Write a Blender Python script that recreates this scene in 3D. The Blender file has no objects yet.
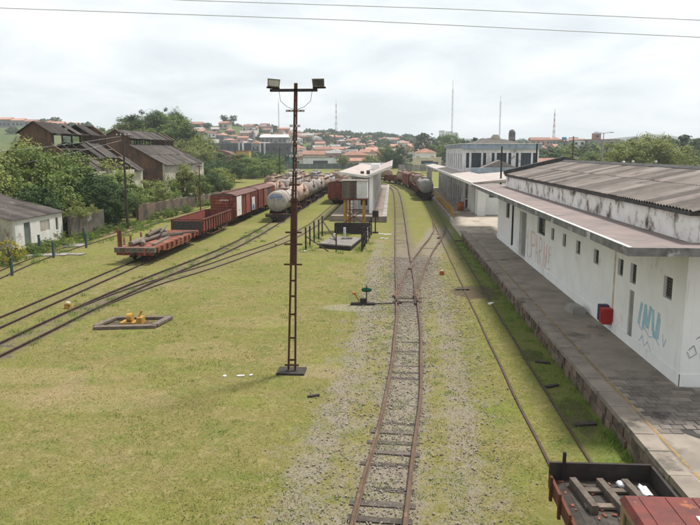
import bpy, math, random
import numpy as np
from mathutils import Vector, Matrix
random.seed(7)
RNG = np.random.default_rng(7)
SC = bpy.context.scene
COL = SC.collection
rad = math.radians

# ------------------------------------------------------------------ camera
cd = bpy.data.cameras.new('camera'); cam = bpy.data.objects.new('camera', cd); COL.objects.link(cam)
cam.location = (0, 0, 7.7); cam.rotation_euler = (rad(90 - 9.23), 0, rad(3.5716))
cd.sensor_width = 36; cd.lens = 680 / 700 * 36; cd.clip_start = .1; cd.clip_end = 9000
SC.camera = cam
SC.render.resolution_x = 1024; SC.render.resolution_y = 768
# ------------------------------------------------------------------ sky
SUN_EL, SUN_AZ = 63, 46          # azimuth measured from +Y towards +X
wd = bpy.data.worlds.new('World'); SC.world = wd; wd.use_nodes = True
nt = wd.node_tree; N = nt.nodes; L = nt.links; N.clear()
out = N.new('ShaderNodeOutputWorld'); bg = N.new('ShaderNodeBackground'); bg.inputs[1].default_value = .1
sky = N.new('ShaderNodeTexSky'); sky.sky_type = 'NISHITA'; sky.sun_disc = False
sky.sun_elevation = rad(SUN_EL); sky.sun_rotation = rad(SUN_AZ); sky.dust_density = 3
tc = N.new('ShaderNodeTexCoord'); sep = N.new('ShaderNodeSeparateXYZ'); L.new(tc.outputs['Generated'], sep.inputs[0])
def wmath(op, a, b=None, c=None):
    n = N.new('ShaderNodeMath'); n.operation = op
    for i, v in enumerate((a, b, c)):
        if v is None: continue
        if isinstance(v, (int, float)): n.inputs[i].default_value = v
        else: L.new(v, n.inputs[i])
    return n.outputs[0]
zz = wmath('ADD', wmath('ABSOLUTE', sep.outputs[2]), .22)
cmb = N.new('ShaderNodeCombineXYZ')
L.new(wmath('DIVIDE', sep.outputs[0], zz), cmb.inputs[0]); L.new(wmath('DIVIDE', sep.outputs[1], zz), cmb.inputs[1])
n1 = N.new('ShaderNodeTexNoise'); n1.inputs['Scale'].default_value = 1.5; n1.inputs['Detail'].default_value = 7
n1.inputs['Roughness'].default_value = .55; n1.inputs['Distortion'].default_value = .35
L.new(cmb.outputs[0], n1.inputs['Vector'])
rp = N.new('ShaderNodeValToRGB'); L.new(n1.outputs['Fac'], rp.inputs[0])
rp.color_ramp.elements[0].position = .36; rp.color_ramp.elements[0].color = (.48, .52, .545, 1)
rp.color_ramp.elements[1].position = .64; rp.color_ramp.elements[1].color = (.68, .695, .70, 1)
sc10 = N.new('ShaderNodeVectorMath'); sc10.operation = 'SCALE'; sc10.inputs['Scale'].default_value = 10
L.new(rp.outputs[0], sc10.inputs[0])
mx = N.new('ShaderNodeMixRGB'); mx.inputs[0].default_value = .93
L.new(sky.outputs[0], mx.inputs[1]); L.new(sc10.outputs[0], mx.inputs[2]); L.new(mx.outputs[0], bg.inputs[0]); L.new(bg.outputs[0], out.inputs[0])
# ------------------------------------------------------------------ sun
sd = bpy.data.lights.new('sun', 'SUN'); sd.energy = 3.4; sd.angle = rad(9); sd.color = (1, .96, .9)
sun = bpy.data.objects.new('sun', sd); COL.objects.link(sun)
dv = Vector((math.sin(rad(SUN_AZ)) * math.cos(rad(SUN_EL)), math.cos(rad(SUN_AZ)) * math.cos(rad(SUN_EL)), math.sin(rad(SUN_EL))))
sun.rotation_euler = (-dv).to_track_quat('-Z', 'Y').to_euler(); sun.location = (20, 20, 60)
vs = SC.view_settings; vs.view_transform = 'Standard'; vs.look = 'None'; vs.exposure = .74; vs.gamma = 1; vs.use_curve_mapping = False
SC.cycles.volume_bounces = 0; SC.cycles.max_bounces = 6; SC.cycles.transparent_max_bounces = 6
SC.cycles.volume_step_rate = 5

# ================================================================== helpers
MATS = {}
def M(name, c1, c2=None, scale=2., rough=.85, bump=.15, bscale=25., patch=None, pscale=.5, pthr=.55, psoft=.08,
      streak=None, sthr=.55, rnd=0., metallic=0., translucent=0., detail=6, spec=.25, pxyz=(1, 1, 1)):
    """procedural material on world position: two tones by noise, optional worn patches, vertical streaks, per-object tone"""
    m = bpy.data.materials.new(name); m.use_nodes = True; t = m.node_tree; n = t.nodes; l = t.links
    b = n['Principled BSDF']; b.inputs['Roughness'].default_value = rough; b.inputs['Metallic'].default_value = metallic
    b.inputs['Specular IOR Level'].default_value = spec
    geo = n.new('ShaderNodeNewGeometry'); pos = geo.outputs['Position']
    def noise(sc, det=detail, vec=pos, rg=.6):
        q = n.new('ShaderNodeTexNoise'); q.inputs['Scale'].default_value = sc; q.inputs['Detail'].default_value = det
        q.inputs['Roughness'].default_value = rg; l.new(vec, q.inputs['Vector']); return q.outputs['Fac']
    def ramp(f, a, bb, ca=(0, 0, 0, 1), cb=(1, 1, 1, 1)):
        r = n.new('ShaderNodeValToRGB'); l.new(f, r.inputs[0])
        r.color_ramp.elements[0].position = a; r.color_ramp.elements[0].color = ca
        r.color_ramp.elements[1].position = bb; r.color_ramp.elements[1].color = cb; return r.outputs[0]
    c2 = c2 or tuple(v * .75 for v in c1)
    col = ramp(noise(scale), .36, .66, (*c1, 1), (*c2, 1))
    def mixc(f, a, c):
        q = n.new('ShaderNodeMixRGB'); l.new(f, q.inputs[0]); l.new(a, q.inputs[1])
        if isinstance(c, tuple): q.inputs[2].default_value = (*c, 1)
        else: l.new(c, q.inputs[2])
        return q.outputs[0]
    if patch:
        vec = pos
        if pxyz != (1, 1, 1):
            mp = n.new('ShaderNodeVectorMath'); mp.operation = 'MULTIPLY'; mp.inputs[1].default_value = pxyz; l.new(pos, mp.inputs[0]); vec = mp.outputs[0]
        col = mixc(ramp(noise(pscale, 9, vec, .68), pthr, pthr + psoft), col, patch)
    if streak:
        mp = n.new('ShaderNodeVectorMath'); mp.operation = 'MULTIPLY'; mp.inputs[1].default_value = (3.2, 3.2, .22); l.new(pos, mp.inputs[0])
        col = mixc(ramp(noise(1.6, 5, mp.outputs[0]), sthr, sthr + .16), col, streak)
    if rnd:
        oi = n.new('ShaderNodeObjectInfo'); mr = n.new('ShaderNodeMapRange'); l.new(oi.outputs['Random'], mr.inputs[0])
        mr.inputs[3].default_value = 1 - rnd; mr.inputs[4].default_value = 1 + rnd
        q = n.new('ShaderNodeVectorMath'); q.operation = 'SCALE'; l.new(col, q.inputs[0]); l.new(mr.outputs[0], q.inputs['Scale']); col = q.outputs[0]
    l.new(col, b.inputs['Base Color'])
    if bump:
        bp = n.new('ShaderNodeBump'); bp.inputs['Strength'].default_value = bump; bp.inputs['Distance'].default_value = .03
        l.new(noise(bscale, 4), bp.inputs['Height']); l.new(bp.outputs[0], b.inputs['Normal'])
    if translucent:
        tr = n.new('ShaderNodeBsdfTranslucent'); l.new(col, tr.inputs[0]); ms = n.new('ShaderNodeMixShader'); ms.inputs[0].default_value = translucent
        l.new(b.outputs[0], ms.inputs[1]); l.new(tr.outputs[0], ms.inputs[2]); l.new(ms.outputs[0], n['Material Output'].inputs[0])
    MATS[name] = m
    return m

class MB:
    def __init__(s): s.v = []; s.f = []; s.sm = []
    def add(s, vs, fs, smooth=False):
        o = len(s.v); s.v += [tuple(q) for q in vs]; s.f += [tuple(i + o for i in f) for f in fs]; s.sm += [smooth] * len(fs); return s
    def box(s, a, b, mtx=None):
        x0, y0, z0 = a; x1, y1, z1 = b
        vs = [(x, y, z) for z in (z0, z1) for x, y in ((x0, y0), (x1, y0), (x1, y1), (x0, y1))]
        if mtx is not None: vs = [tuple(mtx @ Vector(v)) for v in vs]
        return s.add(vs, [(3, 2, 1, 0), (4, 5, 6, 7), (0, 1, 5, 4), (1, 2, 6, 5), (2, 3, 7, 6), (3, 0, 4, 7)])
    def cbox(s, c, d, rz=0, rx=0, ry=0):
        m = Matrix.Translation(c) @ Matrix.Rotation(rz, 4, 'Z') @ Matrix.Rotation(ry, 4, 'Y') @ Matrix.Rotation(rx, 4, 'X')
        return s.box((-d[0] / 2, -d[1] / 2, -d[2] / 2), (d[0] / 2, d[1] / 2, d[2] / 2), m)
    def bar(s, a, b, w, h=None):
        a = Vector(a); b = Vector(b); d = b - a; h = h or w
        q = d.to_track_quat('Y', 'Z').to_matrix().to_4x4()
        return s.box((-w / 2, 0, -h / 2), (w / 2, d.length, h / 2), Matrix.Translation(a) @ q)
    def tube(s, pts, r, n=8, cap=True):
        pts = [Vector(p) for p in pts]; rs = r if isinstance(r, (list, tuple)) else [r] * len(pts)
        vs = []; fs = []
        for i, p in enumerate(pts):
            d = (pts[min(i + 1, len(pts) - 1)] - pts[max(i - 1, 0)]).normalized()
            u = d.cross(Vector((0, 0, 1))); u = u.normalized() if u.length > 1e-3 else Vector((1, 0, 0)); w = d.cross(u)
            vs += [p + (u * math.cos(2 * math.pi * k / n) + w * math.sin(2 * math.pi * k / n)) * rs[i] for k in range(n)]
        for i in range(len(pts) - 1):
            fs += [(i * n + k, i * n + (k + 1) % n, (i + 1) * n + (k + 1) % n, (i + 1) * n + k) for k in range(n)]
        s.add(vs, fs, True)
        if cap:
            o = len(pts) * n
            s.add(vs[:n], [tuple(range(n - 1, -1, -1))]); s.add(vs[-n:], [tuple(range(n))])
        return s
    def lathe(s, prof, org, axis='Y', n=20):
        """prof: (along, radius)"""
        vs = []; fs = []
        for a, r in prof:
            for k in range(n):
                c, q = r * math.cos(2 * math.pi * k / n), r * math.sin(2 * math.pi * k / n)
                vs.append({'Y': (org[0] + c, org[1] + a, org[2] + q), 'Z': (org[0] + c, org[1] + q, org[2] + a), 'X': (org[0] + a, org[1] + c, org[2] + q)}[axis])
        for i in range(len(prof) - 1):
            fs += [(i * n + k, i * n + (k + 1) % n, (i + 1) * n + (k + 1) % n, (i + 1) * n + k) for k in range(n)]
        s.add(vs, fs, True)
        s.add(vs[:n], [tuple(range(n - 1, -1, -1))]); s.add(vs[-n:], [tuple(range(n))]); return s
    def prism(s, poly, a, b, axis='Y'):
        """poly in the plane across the axis: (x,z) for Y, (y,z) for X, (x,y) for Z"""
        n = len(poly); mk = {'Y': lambda p, t: (p[0], t, p[1]), 'X': lambda p, t: (t, p[0], p[1]), 'Z': lambda p, t: (p[0], p[1], t)}[axis]
        vs = [mk(p, a) for p in poly] + [mk(p, b) for p in poly]
        return s.add(vs, [tuple(range(n - 1, -1, -1)), tuple(range(n, 2 * n))] + [(i, (i + 1) % n, n + (i + 1) % n, n + i) for i in range(n)])
    def wall(s, p0, d, length, z0, z1, t, openings=()):
        """wall standing on the line p0 + u*d, thickness t to the left of d, rectangular openings (u0,u1,za,zb)"""
        d = Vector((d[0], d[1], 0)).normalized(); nn = Vector((-d.y, d.x, 0)) * t; p0 = Vector((p0[0], p0[1], 0))
        us = sorted({0., float(length), *[float(o[0]) for o in openings], *[float(o[1]) for o in openings]})
        zs = sorted({float(z0), float(z1), *[float(o[2]) for o in openings], *[float(o[3]) for o in openings]})
        def opn(i, j):
            if i < 0 or j < 0 or i >= len(us) - 1 or j >= len(zs) - 1: return True
            u, z = (us[i] + us[i + 1]) / 2, (zs[j] + zs[j + 1]) / 2
            return any(o[0] < u < o[1] and o[2] < z < o[3] for o in openings)
        P = lambda u, z, k: p0 + d * u + nn * k + Vector((0, 0, z))
        for i in range(len(us) - 1):
            for j in range(len(zs) - 1):
                if opn(i, j): continue
                a, b, c, e = us[i], us[i + 1], zs[j], zs[j + 1]
                s.add([P(a, c, 0), P(b, c, 0), P(b, e, 0), P(a, e, 0)], [(0, 1, 2, 3)])
                s.add([P(a, c, 1), P(b, c, 1), P(b, e, 1), P(a, e, 1)], [(3, 2, 1, 0)])
                if opn(i - 1, j): s.add([P(a, c, 0), P(a, e, 0), P(a, e, 1), P(a, c, 1)], [(0, 1, 2, 3)])
                if opn(i + 1, j): s.add([P(b, c, 0), P(b, e, 0), P(b, e, 1), P(b, c, 1)], [(3, 2, 1, 0)])
                if opn(i, j - 1): s.add([P(a, c, 0), P(b, c, 0), P(b, c, 1), P(a, c, 1)], [(3, 2, 1, 0)])
                if opn(i, j + 1): s.add([P(a, e, 0), P(b, e, 0), P(b, e, 1), P(a, e, 1)], [(0, 1, 2, 3)])
        return s
    def mesh(s, name):
        me = bpy.data.meshes.new(name); me.from_pydata(s.v, [], s.f); me.polygons.foreach_set('use_smooth', s.sm); me.update(); return me
    def build(s, name, m, parent=None):
        return link(name, s.mesh(name), m, parent)

def link(name, me, m, parent=None):
    if m is not None and not me.materials: me.materials.append(m)
    o = bpy.data.objects.new(name, me); COL.objects.link(o)
    if parent is not None: o.parent = parent
    return o
def tag(o, label=None, cat=None, group=None, kind=None):
    if label: o['label'] = label
    if cat: o['category'] = cat
    if group: o['group'] = group
    if kind: o['kind'] = kind
    return o
def thing(name, label, cat, loc=(0, 0, 0), rz=0, group=None):
    o = bpy.data.objects.new(name, None); COL.objects.link(o); o.location = loc; o.rotation_euler = (0, 0, rz); o.empty_display_size = .3
    return tag(o, label, cat, group)
def copy_tree(o, parent=None):
    c = o.copy(); COL.objects.link(c); c.parent = parent
    for ch in o.children: copy_tree(ch, c)
    return c
def remove_tree(o):
    for ch in list(o.children): remove_tree(ch)
    bpy.data.objects.remove(o)
def place(proto, loc, rz, label, group=None):
    c = copy_tree(proto); c.location = loc; c.rotation_euler = (0, 0, rz); c['label'] = label
    if group: c['group'] = group
    return c
UNIT = {}
def unit(kind):
    if kind not in UNIT:
        m = MB()
        if kind == 'box': m.box((-.5, -.5, 0), (.5, .5, 1))
        elif kind == 'gable': m.prism([(-.5, 0), (.5, 0), (.5, .08), (0, 1), (-.5, .08)], -.5, .5, 'Y')
        elif kind == 'hip': m.add([(-.5, -.5, 0), (.5, -.5, 0), (.5, .5, 0), (-.5, .5, 0), (0, -.22, 1), (0, .22, 1)], [(3, 2, 1, 0), (0, 1, 4), (1, 2, 5, 4), (2, 3, 5), (3, 0, 4, 5)])
        elif kind == 'block':
            j = lambda: random.uniform(-.06, .06)
            m.box((-.5, -.5, 0), (.5, .5, 1)); m.v = [(x + j(), y + j(), z + j()) for x, y, z in m.v]
        UNIT[kind] = m
    return UNIT[kind]
UM = {}
def upart(name, kind, m, parent, loc, size, rz=0):
    """a part made of shared unit mesh data, scaled"""
    k = (kind, m.name)
    if k not in UM:
        me = unit(kind).mesh(kind); me.materials.append(m); UM[k] = me
    o = bpy.data.objects.new(name, UM[k]); COL.objects.link(o); o.location = loc; o.scale = size; o.rotation_euler = (0, 0, rz); o.parent = parent
    return o
def npmesh(name, verts, faces, m):
    """verts (n,3), faces (k,3|4) numpy"""
    me = bpy.data.meshes.new(name); k = faces.shape[1]
    me.vertices.add(len(verts)); me.vertices.foreach_set('co', verts.astype(np.float32).ravel())
    me.loops.add(faces.size); me.loops.foreach_set('vertex_index', faces.astype(np.int32).ravel())
    me.polygons.add(len(faces)); me.polygons.foreach_set('loop_start', np.arange(0, faces.size, k, dtype=np.int32))
    me.update(calc_edges=True); me.materials.append(m); return me
def spline(pts, step=1.2):
    """Catmull-Rom through (x,y) points"""
    P = [Vector(p) for p in pts]; P = [2 * P[0] - P[1]] + P + [2 * P[-1] - P[-2]]; o = []
    for i in range(1, len(P) - 2):
        n = max(2, int((P[i + 1] - P[i]).length / step))
        for k in range(n):
            t = k / n; a, b, c, d = P[i - 1], P[i], P[i + 1], P[i + 2]
            o.append(.5 * ((2 * b) + (c - a) * t + (2 * a - 5 * b + 4 * c - d) * t * t + (3 * b - a - 3 * c + d) * t ** 3))
    o.append(P[-2]); return o
def at_y(path, y):
    for a, b in zip(path, path[1:]):
        if a.y <= y <= b.y:
            t = (y - a.y) / max(1e-6, b.y - a.y); return a.x + (b.x - a.x) * t
    return path[0].x if y < path[0].y else path[-1].x

# ================================================================== materials
rust = M('rust', (.13, .047, .026), (.07, .028, .019), 5, .9, .3, 40, patch=(.22, .085, .035), pscale=2.2, pthr=.58, rnd=.25)
rust_red = M('rust_red', (.235, .058, .036), (.14, .04, .028), 1.8, .85, .2, 40, patch=(.30, .115, .062), pscale=1.1, pthr=.58, streak=(.055, .026, .021), sthr=.55, rnd=.15)
rust_roof = M('rust_roof', (.135, .075, .06), (.09, .05, .042), 1.6, .9, .2, 40, patch=(.19, .10, .07), pscale=.9, pthr=.58, rnd=.15)
rust_deck = M('rust_deck', (.25, .085, .048), (.13, .045, .03), 3, .9, .3, 40, patch=(.36, .22, .15), pscale=1.5, pthr=.56, rnd=.25)
dark_steel = M('dark_steel', (.022, .019, .018), (.04, .03, .025), 4, .8, .2, 40, rnd=.2)
rail_m = M('rail_steel', (.115, .068, .042), (.07, .042, .028), 3, .7, .2, 60, patch=(.185, .13, .092), pscale=1.3, pthr=.56, psoft=.12)
rail_dark = M('rail_dark', (.075, .045, .034), (.045, .028, .022), 4, .8, .2, 60)
wood_old = M('old_timber', (.16, .13, .105), (.09, .07, .055), 6, .9, .4, 60, rnd=.3, streak=(.05, .04, .032), sthr=.6)
wood_black = M('tarred_timber', (.035, .03, .026), (.065, .055, .045), 6, .9, .3, 50, rnd=.3)
sleeper_m = M('sleeper_wood', (.115, .095, .078), (.06, .05, .042), 7, .95, .4, 50, rnd=.35)
white_wall = M('white_plaster', (.80, .80, .775), (.73, .725, .695), .8, .85, .08, 30, patch=(.52, .48, .42), pscale=.6, pthr=.60, psoft=.14, streak=(.47, .44, .39), sthr=.62)
dirty_wall = M('stained_plaster', (.76, .745, .72), (.60, .55, .51), 1.1, .9, .15, 30, patch=(.085, .06, .045), pscale=1.1, pthr=.515, psoft=.13, streak=(.24, .19, .155), sthr=.62)
grey_wall = M('weathered_plaster', (.68, .67, .655), (.52, .51, .495), .6, .9, .15, 30, patch=(.17, .16, .155), pscale=.8, pthr=.58, psoft=.12, streak=(.2, .19, .185), sthr=.55)
cream_wall = M('cream_plaster', (.50, .465, .38), (.38, .35, .28), .8, .9, .1, 30, patch=(.18, .155, .12), pscale=.7, pthr=.57, streak=(.2, .175, .14), sthr=.56)
black_edge = M('tarred_edge', (.035, .034, .035), (.075, .072, .07), 3, .85, .3, 30, patch=(.2, .19, .18), pscale=1.6, pthr=.62)
mould_edge = M('mouldy_concrete', (.20, .195, .19), (.10, .098, .095), 2.5, .9, .3, 40, patch=(.42, .41, .40), pscale=1.2, pthr=.56)
pink_slab = M('pink_canopy_top', (.225, .178, .165), (.165, .135, .127), .9, .9, .15, 30, patch=(.10, .088, .085), pscale=.8, pthr=.55, psoft=.2)
sheet_m = M('fibre_cement_sheet', (.205, .178, .158), (.145, .122, .108), 1.2, .95, .3, 60, patch=(.085, .072, .066), pscale=.9, pthr=.56, psoft=.14, rnd=.42)
sheet_pale = M('pale_sheet', (.42, .37, .34), (.33, .29, .265), 1.0, .9, .2, 60, patch=(.22, .15, .12), pscale=.8, pthr=.6, rnd=.2)
sheet_dark = M('dark_tiles', (.085, .072, .064), (.05, .043, .04), 1.0, .95, .4, 30, patch=(.20, .165, .14), pscale=1.1, pthr=.62, rnd=.4)
concrete = M('concrete', (.33, .31, .28), (.24, .225, .2), 1.6, .95, .25, 50, patch=(.14, .13, .115), pscale=1.1, pthr=.57, psoft=.12, rnd=.18)
conc_old = M('old_concrete', (.24, .22, .195), (.16, .145, .13), 2, .95, .3, 50, patch=(.085, .08, .07), pscale=1.2, pthr=.56, rnd=.2)
coping_m = M('coping_concrete', (.26, .22, .18), (.175, .15, .125), 1.4, .95, .3, 40, patch=(.085, .075, .065), pscale=.9, pthr=.55, psoft=.12, rnd=.07)
stone_m = M('rubble_stone', (.17, .125, .092), (.095, .07, .055), 4, .95, .5, 30, patch=(.05, .055, .03), pscale=2, pthr=.58, rnd=.4)
asphalt = M('worn_asphalt', (.29, .245, .20), (.185, .16, .135), .9, .9, .35, 60, patch=(.055, .05, .047), pscale=.5, pthr=.57, psoft=.16)
island_top = M('island_paving', (.25, .20, .165), (.175, .14, .12), 1., .9, .2, 30, patch=(.11, .09, .08), pscale=.5, pthr=.56)
paver_m = M('grey_paver', (.20, .17, .145), (.115, .10, .088), 2, .9, .3, 40, patch=(.06, .055, .05), pscale=.6, pthr=.54, rnd=.16)
yellow_m = M('worn_yellow_paint', (.42, .25, .045), (.3, .17, .04), 4, .8, .1, 40, patch=(.12, .08, .05), pscale=3, pthr=.58)
yellow_line = M('faded_yellow_line', (.30, .19, .065), (.21, .15, .08), 4, .9, .1, 40, patch=(.13, .11, .095), pscale=2.5, pthr=.5)
blue_post = M('blue_paint', (.045, .072, .082), (.034, .052, .058), 4, .8, .1, 40)
blue_frame = M('blue_window_paint', (.06, .095, .13), (.045, .07, .095), 3, .7, .1, 40)
blue_band = M('blue_grey_band', (.30, .36, .42), (.22, .265, .31), 1.2, .9, .15, 30, patch=(.10, .11, .115), pscale=1, pthr=.58, streak=(.12, .125, .13), sthr=.6)
glass = M('dark_glass', (.025, .032, .038), (.04, .05, .055), 1, .15, 0, spec=.5)
louv_m = M('grey_louvre', (.16, .15, .14), (.10, .095, .09), 5, .9, .1)
dark_in = M('dark_louvre', (.075, .072, .068), (.05, .048, .046), 5, .9, .1)
door_grey = M('grey_door', (.30, .285, .265), (.22, .205, .19), 1.5, .9, .1, streak=(.15, .13, .115))
door_green = M('green_grey_door', (.12, .14, .125), (.085, .1, .09), 1.5, .9, .1)
red_paint = M('red_paint', (.36, .025, .022), (.24, .02, .018), 4, .5, .05)
navy_paint = M('navy_paint', (.025, .03, .09), (.02, .02, .06), 4, .5, .05)
white_paint = M('white_metal', (.64, .63, .60), (.50, .48, .45), 1.5, .7, .1, patch=(.26, .15, .10), pscale=1.6, pthr=.58, psoft=.12)
tank_white = M('tank_white', (.32, .30, .27), (.215, .195, .17), 1.2, .75, .1, patch=(.15, .095, .065), pscale=.7, pthr=.53, psoft=.18, streak=(.15, .11, .085), sthr=.55, rnd=.15)
tank_tan = M('tank_tan', (.34, .25, .185), (.26, .18, .13), 1.2, .8, .1, patch=(.13, .07, .045), pscale=.7, pthr=.56, psoft=.16, streak=(.14, .08, .055), sthr=.56, rnd=.2)
tank_grey = M('tank_grey', (.30, .295, .285), (.22, .21, .2), 1.2, .75, .1, patch=(.14, .085, .06), pscale=.8, pthr=.58, psoft=.16, streak=(.13, .1, .08), sthr=.58, rnd=.2)
logo_blue = M('logo_blue', (.055, .15, .33), (.045, .11, .24), 3, .7, 0)
graf_red = M('faded_red_spray', (.60, .38, .315), (.74, .64, .60), 3, .9, 0)
graf_blue = M('blue_spray', (.27, .47, .54), (.40, .55, .59), 3, .9, 0)
graf_black = M('black_spray', (.10, .10, .11), (.25, .25, .25), 3, .9, 0)
terracotta = M('terracotta', (.36, .195, .14), (.27, .145, .108), .6, .9, .2, 8, rnd=.3)
terra_brown = M('brown_roof', (.16, .085, .065), (.11, .06, .05), .5, .9, .2, 8, rnd=.25)
grey_roof = M('grey_roof', (.30, .29, .28), (.22, .21, .205), .5, .9, .2, 8, rnd=.3)
house_white = M('house_white', (.66, .65, .62), (.54, .52, .49), .4, .9, .1, rnd=.2)
house_cream = M('house_cream', (.52, .45, .34), (.42, .36, .27), .4, .9, .1, rnd=.25)
house_pink = M('house_pink', (.46, .30, .25), (.38, .25, .2), .4, .9, .1, rnd=.25)
house_grey = M('house_grey', (.27, .265, .26), (.19, .185, .18), .4, .9, .1, rnd=.3)
house_dark = M('house_dark', (.12, .115, .115), (.085, .082, .082), .4, .9, .1, streak=(.05, .05, .05), rnd=.2)
win_dark = M('window_dark', (.04, .042, .045), (.06, .06, .06), 1, .4, 0)
teal_wall = M('teal_wall', (.05, .26, .22), (.04, .2, .17), 1, .9, 0)
brick_brown = M('brick_brown', (.155, .09, .055), (.085, .053, .036), .7, .95, .4, 10, patch=(.04, .035, .028), pscale=.45, pthr=.53, psoft=.12, streak=(.045, .038, .03), sthr=.53)
mossy_wall = M('mossy_wall', (.125, .105, .085), (.075, .066, .055), 1.2, .95, .4, 20, patch=(.40, .385, .36), pscale=.8, pthr=.60, psoft=.05, rnd=.1)
ruin_wall = M('ruined_wall', (.15, .10, .07), (.075, .06, .045), 1.4, .95, .5, 20, patch=(.045, .055, .028), pscale=.8, pthr=.52, rnd=.35)
bark = M('bark', (.075, .055, .042), (.045, .035, .028), 6, .95, .5, 30)
leafA = M('leaf_mid', (.155, .205, .045), (.078, .125, .028), .9, .7, 0, translucent=.3, rnd=.2, patch=(.20, .235, .052), pscale=.55, pthr=.55)
leafB = M('leaf_yellowish', (.225, .245, .062), (.135, .17, .042), .9, .7, 0, translucent=.3, rnd=.2, patch=(.25, .25, .075), pscale=.5, pthr=.56)
leafC = M('leaf_dark', (.06, .105, .022), (.033, .064, .015), .9, .7, 0, translucent=.25, rnd=.2, patch=(.115, .16, .032), pscale=.6, pthr=.57)
leafY = M('leaf_golden', (.36, .30, .03), (.22, .22, .03), 2, .7, 0, translucent=.3)
leafF = M('leaf_far', (.052, .082, .026), (.034, .058, .022), .08, .8, 0, translucent=.15, rnd=.25, patch=(.09, .11, .034), pscale=.05, pthr=.55)
grass_m = M('grass_blade', (.185, .175, .05), (.135, .148, .036), .8, .8, 0, translucent=.3, patch=(.28, .215, .11), pscale=.6, pthr=.52)
tuft_m = M('tuft_blade', (.19, .215, .042), (.14, .175, .034), 1.2, .8, 0, translucent=.35, patch=(.26, .235, .075), pscale=.8, pthr=.55)
weed_m = M('weed_blade', (.165, .25, .045), (.115, .19, .035), 2, .8, 0, translucent=.3)
gravel_m = M('gravel', (.34, .30, .255), (.22, .19, .16), 9, .95, .2, 60, patch=(.12, .10, .085), pscale=6, pthr=.56)
plastic_w = M('white_plastic', (.72, .74, .75), (.6, .62, .63), 8, .5, .3, 12)
lamp_body = M('lamp_housing', (.16, .14, .10), (.10, .09, .07), 5, .6, .1)
lamp_glass = M('lamp_glass', (.42, .42, .38), (.3, .3, .27), 5, .3, 0, spec=.5)
cable_m = M('cable', (.60, .62, .64), (.52, .54, .56), 2, .6, 0)
green_paint = M('green_paint', (.012, .10, .06), (.01, .07, .045), 3, .6, .05)
orange_paint = M('orange_paint', (.42, .12, .03), (.3, .09, .025), 3, .7, .05)
insul = M('porcelain', (.55, .53, .5), (.4, .38, .35), 8, .4, 0)
mast_red = M('mast_red', (.42, .22, .2), (.36, .2, .18), 1, .8, 0)
mast_grey = M('mast_grey', (.30, .30, .30), (.25, .25, .25), 1, .7, 0)
hill_m = M('wooded_hill', (.045, .068, .03), (.03, .048, .024), .03, .95, .6, .2, patch=(.11, .12, .05), pscale=.02, pthr=.55)
cyan_roof = M('cyan_sheet', (.10, .27, .36), (.08, .2, .28), 2, .7, 0)

# ================================================================== track paths (world metres)
PMAIN = spline([(-.85, 3), (-.22, 13.1), (.39, 20.5), (.70, 28), (.79, 34), (.80, 51), (.88, 75), (.90, 100), (.75, 125), (.2, 145), (-1.8, 162), (-6, 176), (-12, 186), (-20, 193)])
PRIGHT = spline([(4.5, 3), (4.5, 16), (4.51, 24), (4.79, 54), (5.0, 70), (5.35, 95), (5.3, 112), (5.2, 125), (4.6, 140), (3.2, 155), (.6, 170), (-3.5, 183), (-9.5, 193), (-18, 200)])
PCROSS = spline([(.79, 34), (1.15, 40), (1.9, 47), (2.85, 54), (3.9, 61), (4.7, 68), (5.0, 75)])
PA = spline([(-17.75, 16), (-17.75, 60), (-17.7, 110), (-17.6, 150), (-17.6, 190)], 2.5)
PB = spline([(-15.7, 14), (-15.28, 25), (-15.1, 32), (-14.55, 40), (-13.35, 50.7), (-12.9, 60), (-12.8, 75), (-12.8, 150), (-12.8, 190)])
PC = spline([(-15.1, 32), (-14.2, 38), (-12.3, 45), (-11.1, 50.9), (-9.6, 58), (-8.65, 68), (-8.3, 82), (-8.3, 150), (-8.3, 185)])
PD = spline([(-22.6, 30), (-24.3, 38.5), (-25.4, 45), (-26.0, 53), (-26.0, 75), (-25.4, 95)])
PE = spline([(-22.3, 120), (-22.3, 150), (-22.3, 190)], 3)

# ================================================================== ground
def sstep(a, b, x): t = np.clip((x - a) / (b - a), 0, 1); return t * t * (3 - 2 * t)
def terr(X, Y):
    X = np.asarray(X, float); Y = np.asarray(Y, float)
    g = lambda cx, cy, sx, sy, h: h * np.exp(-((X - cx) / sx) ** 2 - ((Y - cy) / sy) ** 2)
    z = sstep(320, 950, Y) * 15 + sstep(1100, 2600, Y) * 24
    z = z + g(-85, 800, 130, 200, 11) + g(-145, 590, 62, 110, 19) + g(-330, 620, 120, 160, 24) + g(-68, 196, 17, 26, 9) * sstep(160, 185, Y)
    z = z + g(110, 380, 90, 110, 7.5) + g(-75, 400, 55, 60, 4)
    return z * sstep(150, 200, Y)
def tz(x, y): return float(terr(x, y))
ys = np.concatenate([np.arange(-40, 20, 4.), np.arange(20, 120, 5.), np.arange(120, 400, 9.), np.arange(400, 1200, 22.), np.geomspace(1200, 7000, 26)])
xs = np.concatenate([-np.geomspace(4000, 420, 14), np.arange(-400, 401, 10.), np.geomspace(420, 4000, 14)])
XX, YY = np.meshgrid(xs, ys); ZZ = terr(XX, YY)
nx, ny = len(xs), len(ys); idx = np.arange(nx * ny).reshape(ny, nx)
F = np.stack([idx[:-1, :-1], idx[:-1, 1:], idx[1:, 1:], idx[1:, :-1]], -1).reshape(-1, 4)

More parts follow.
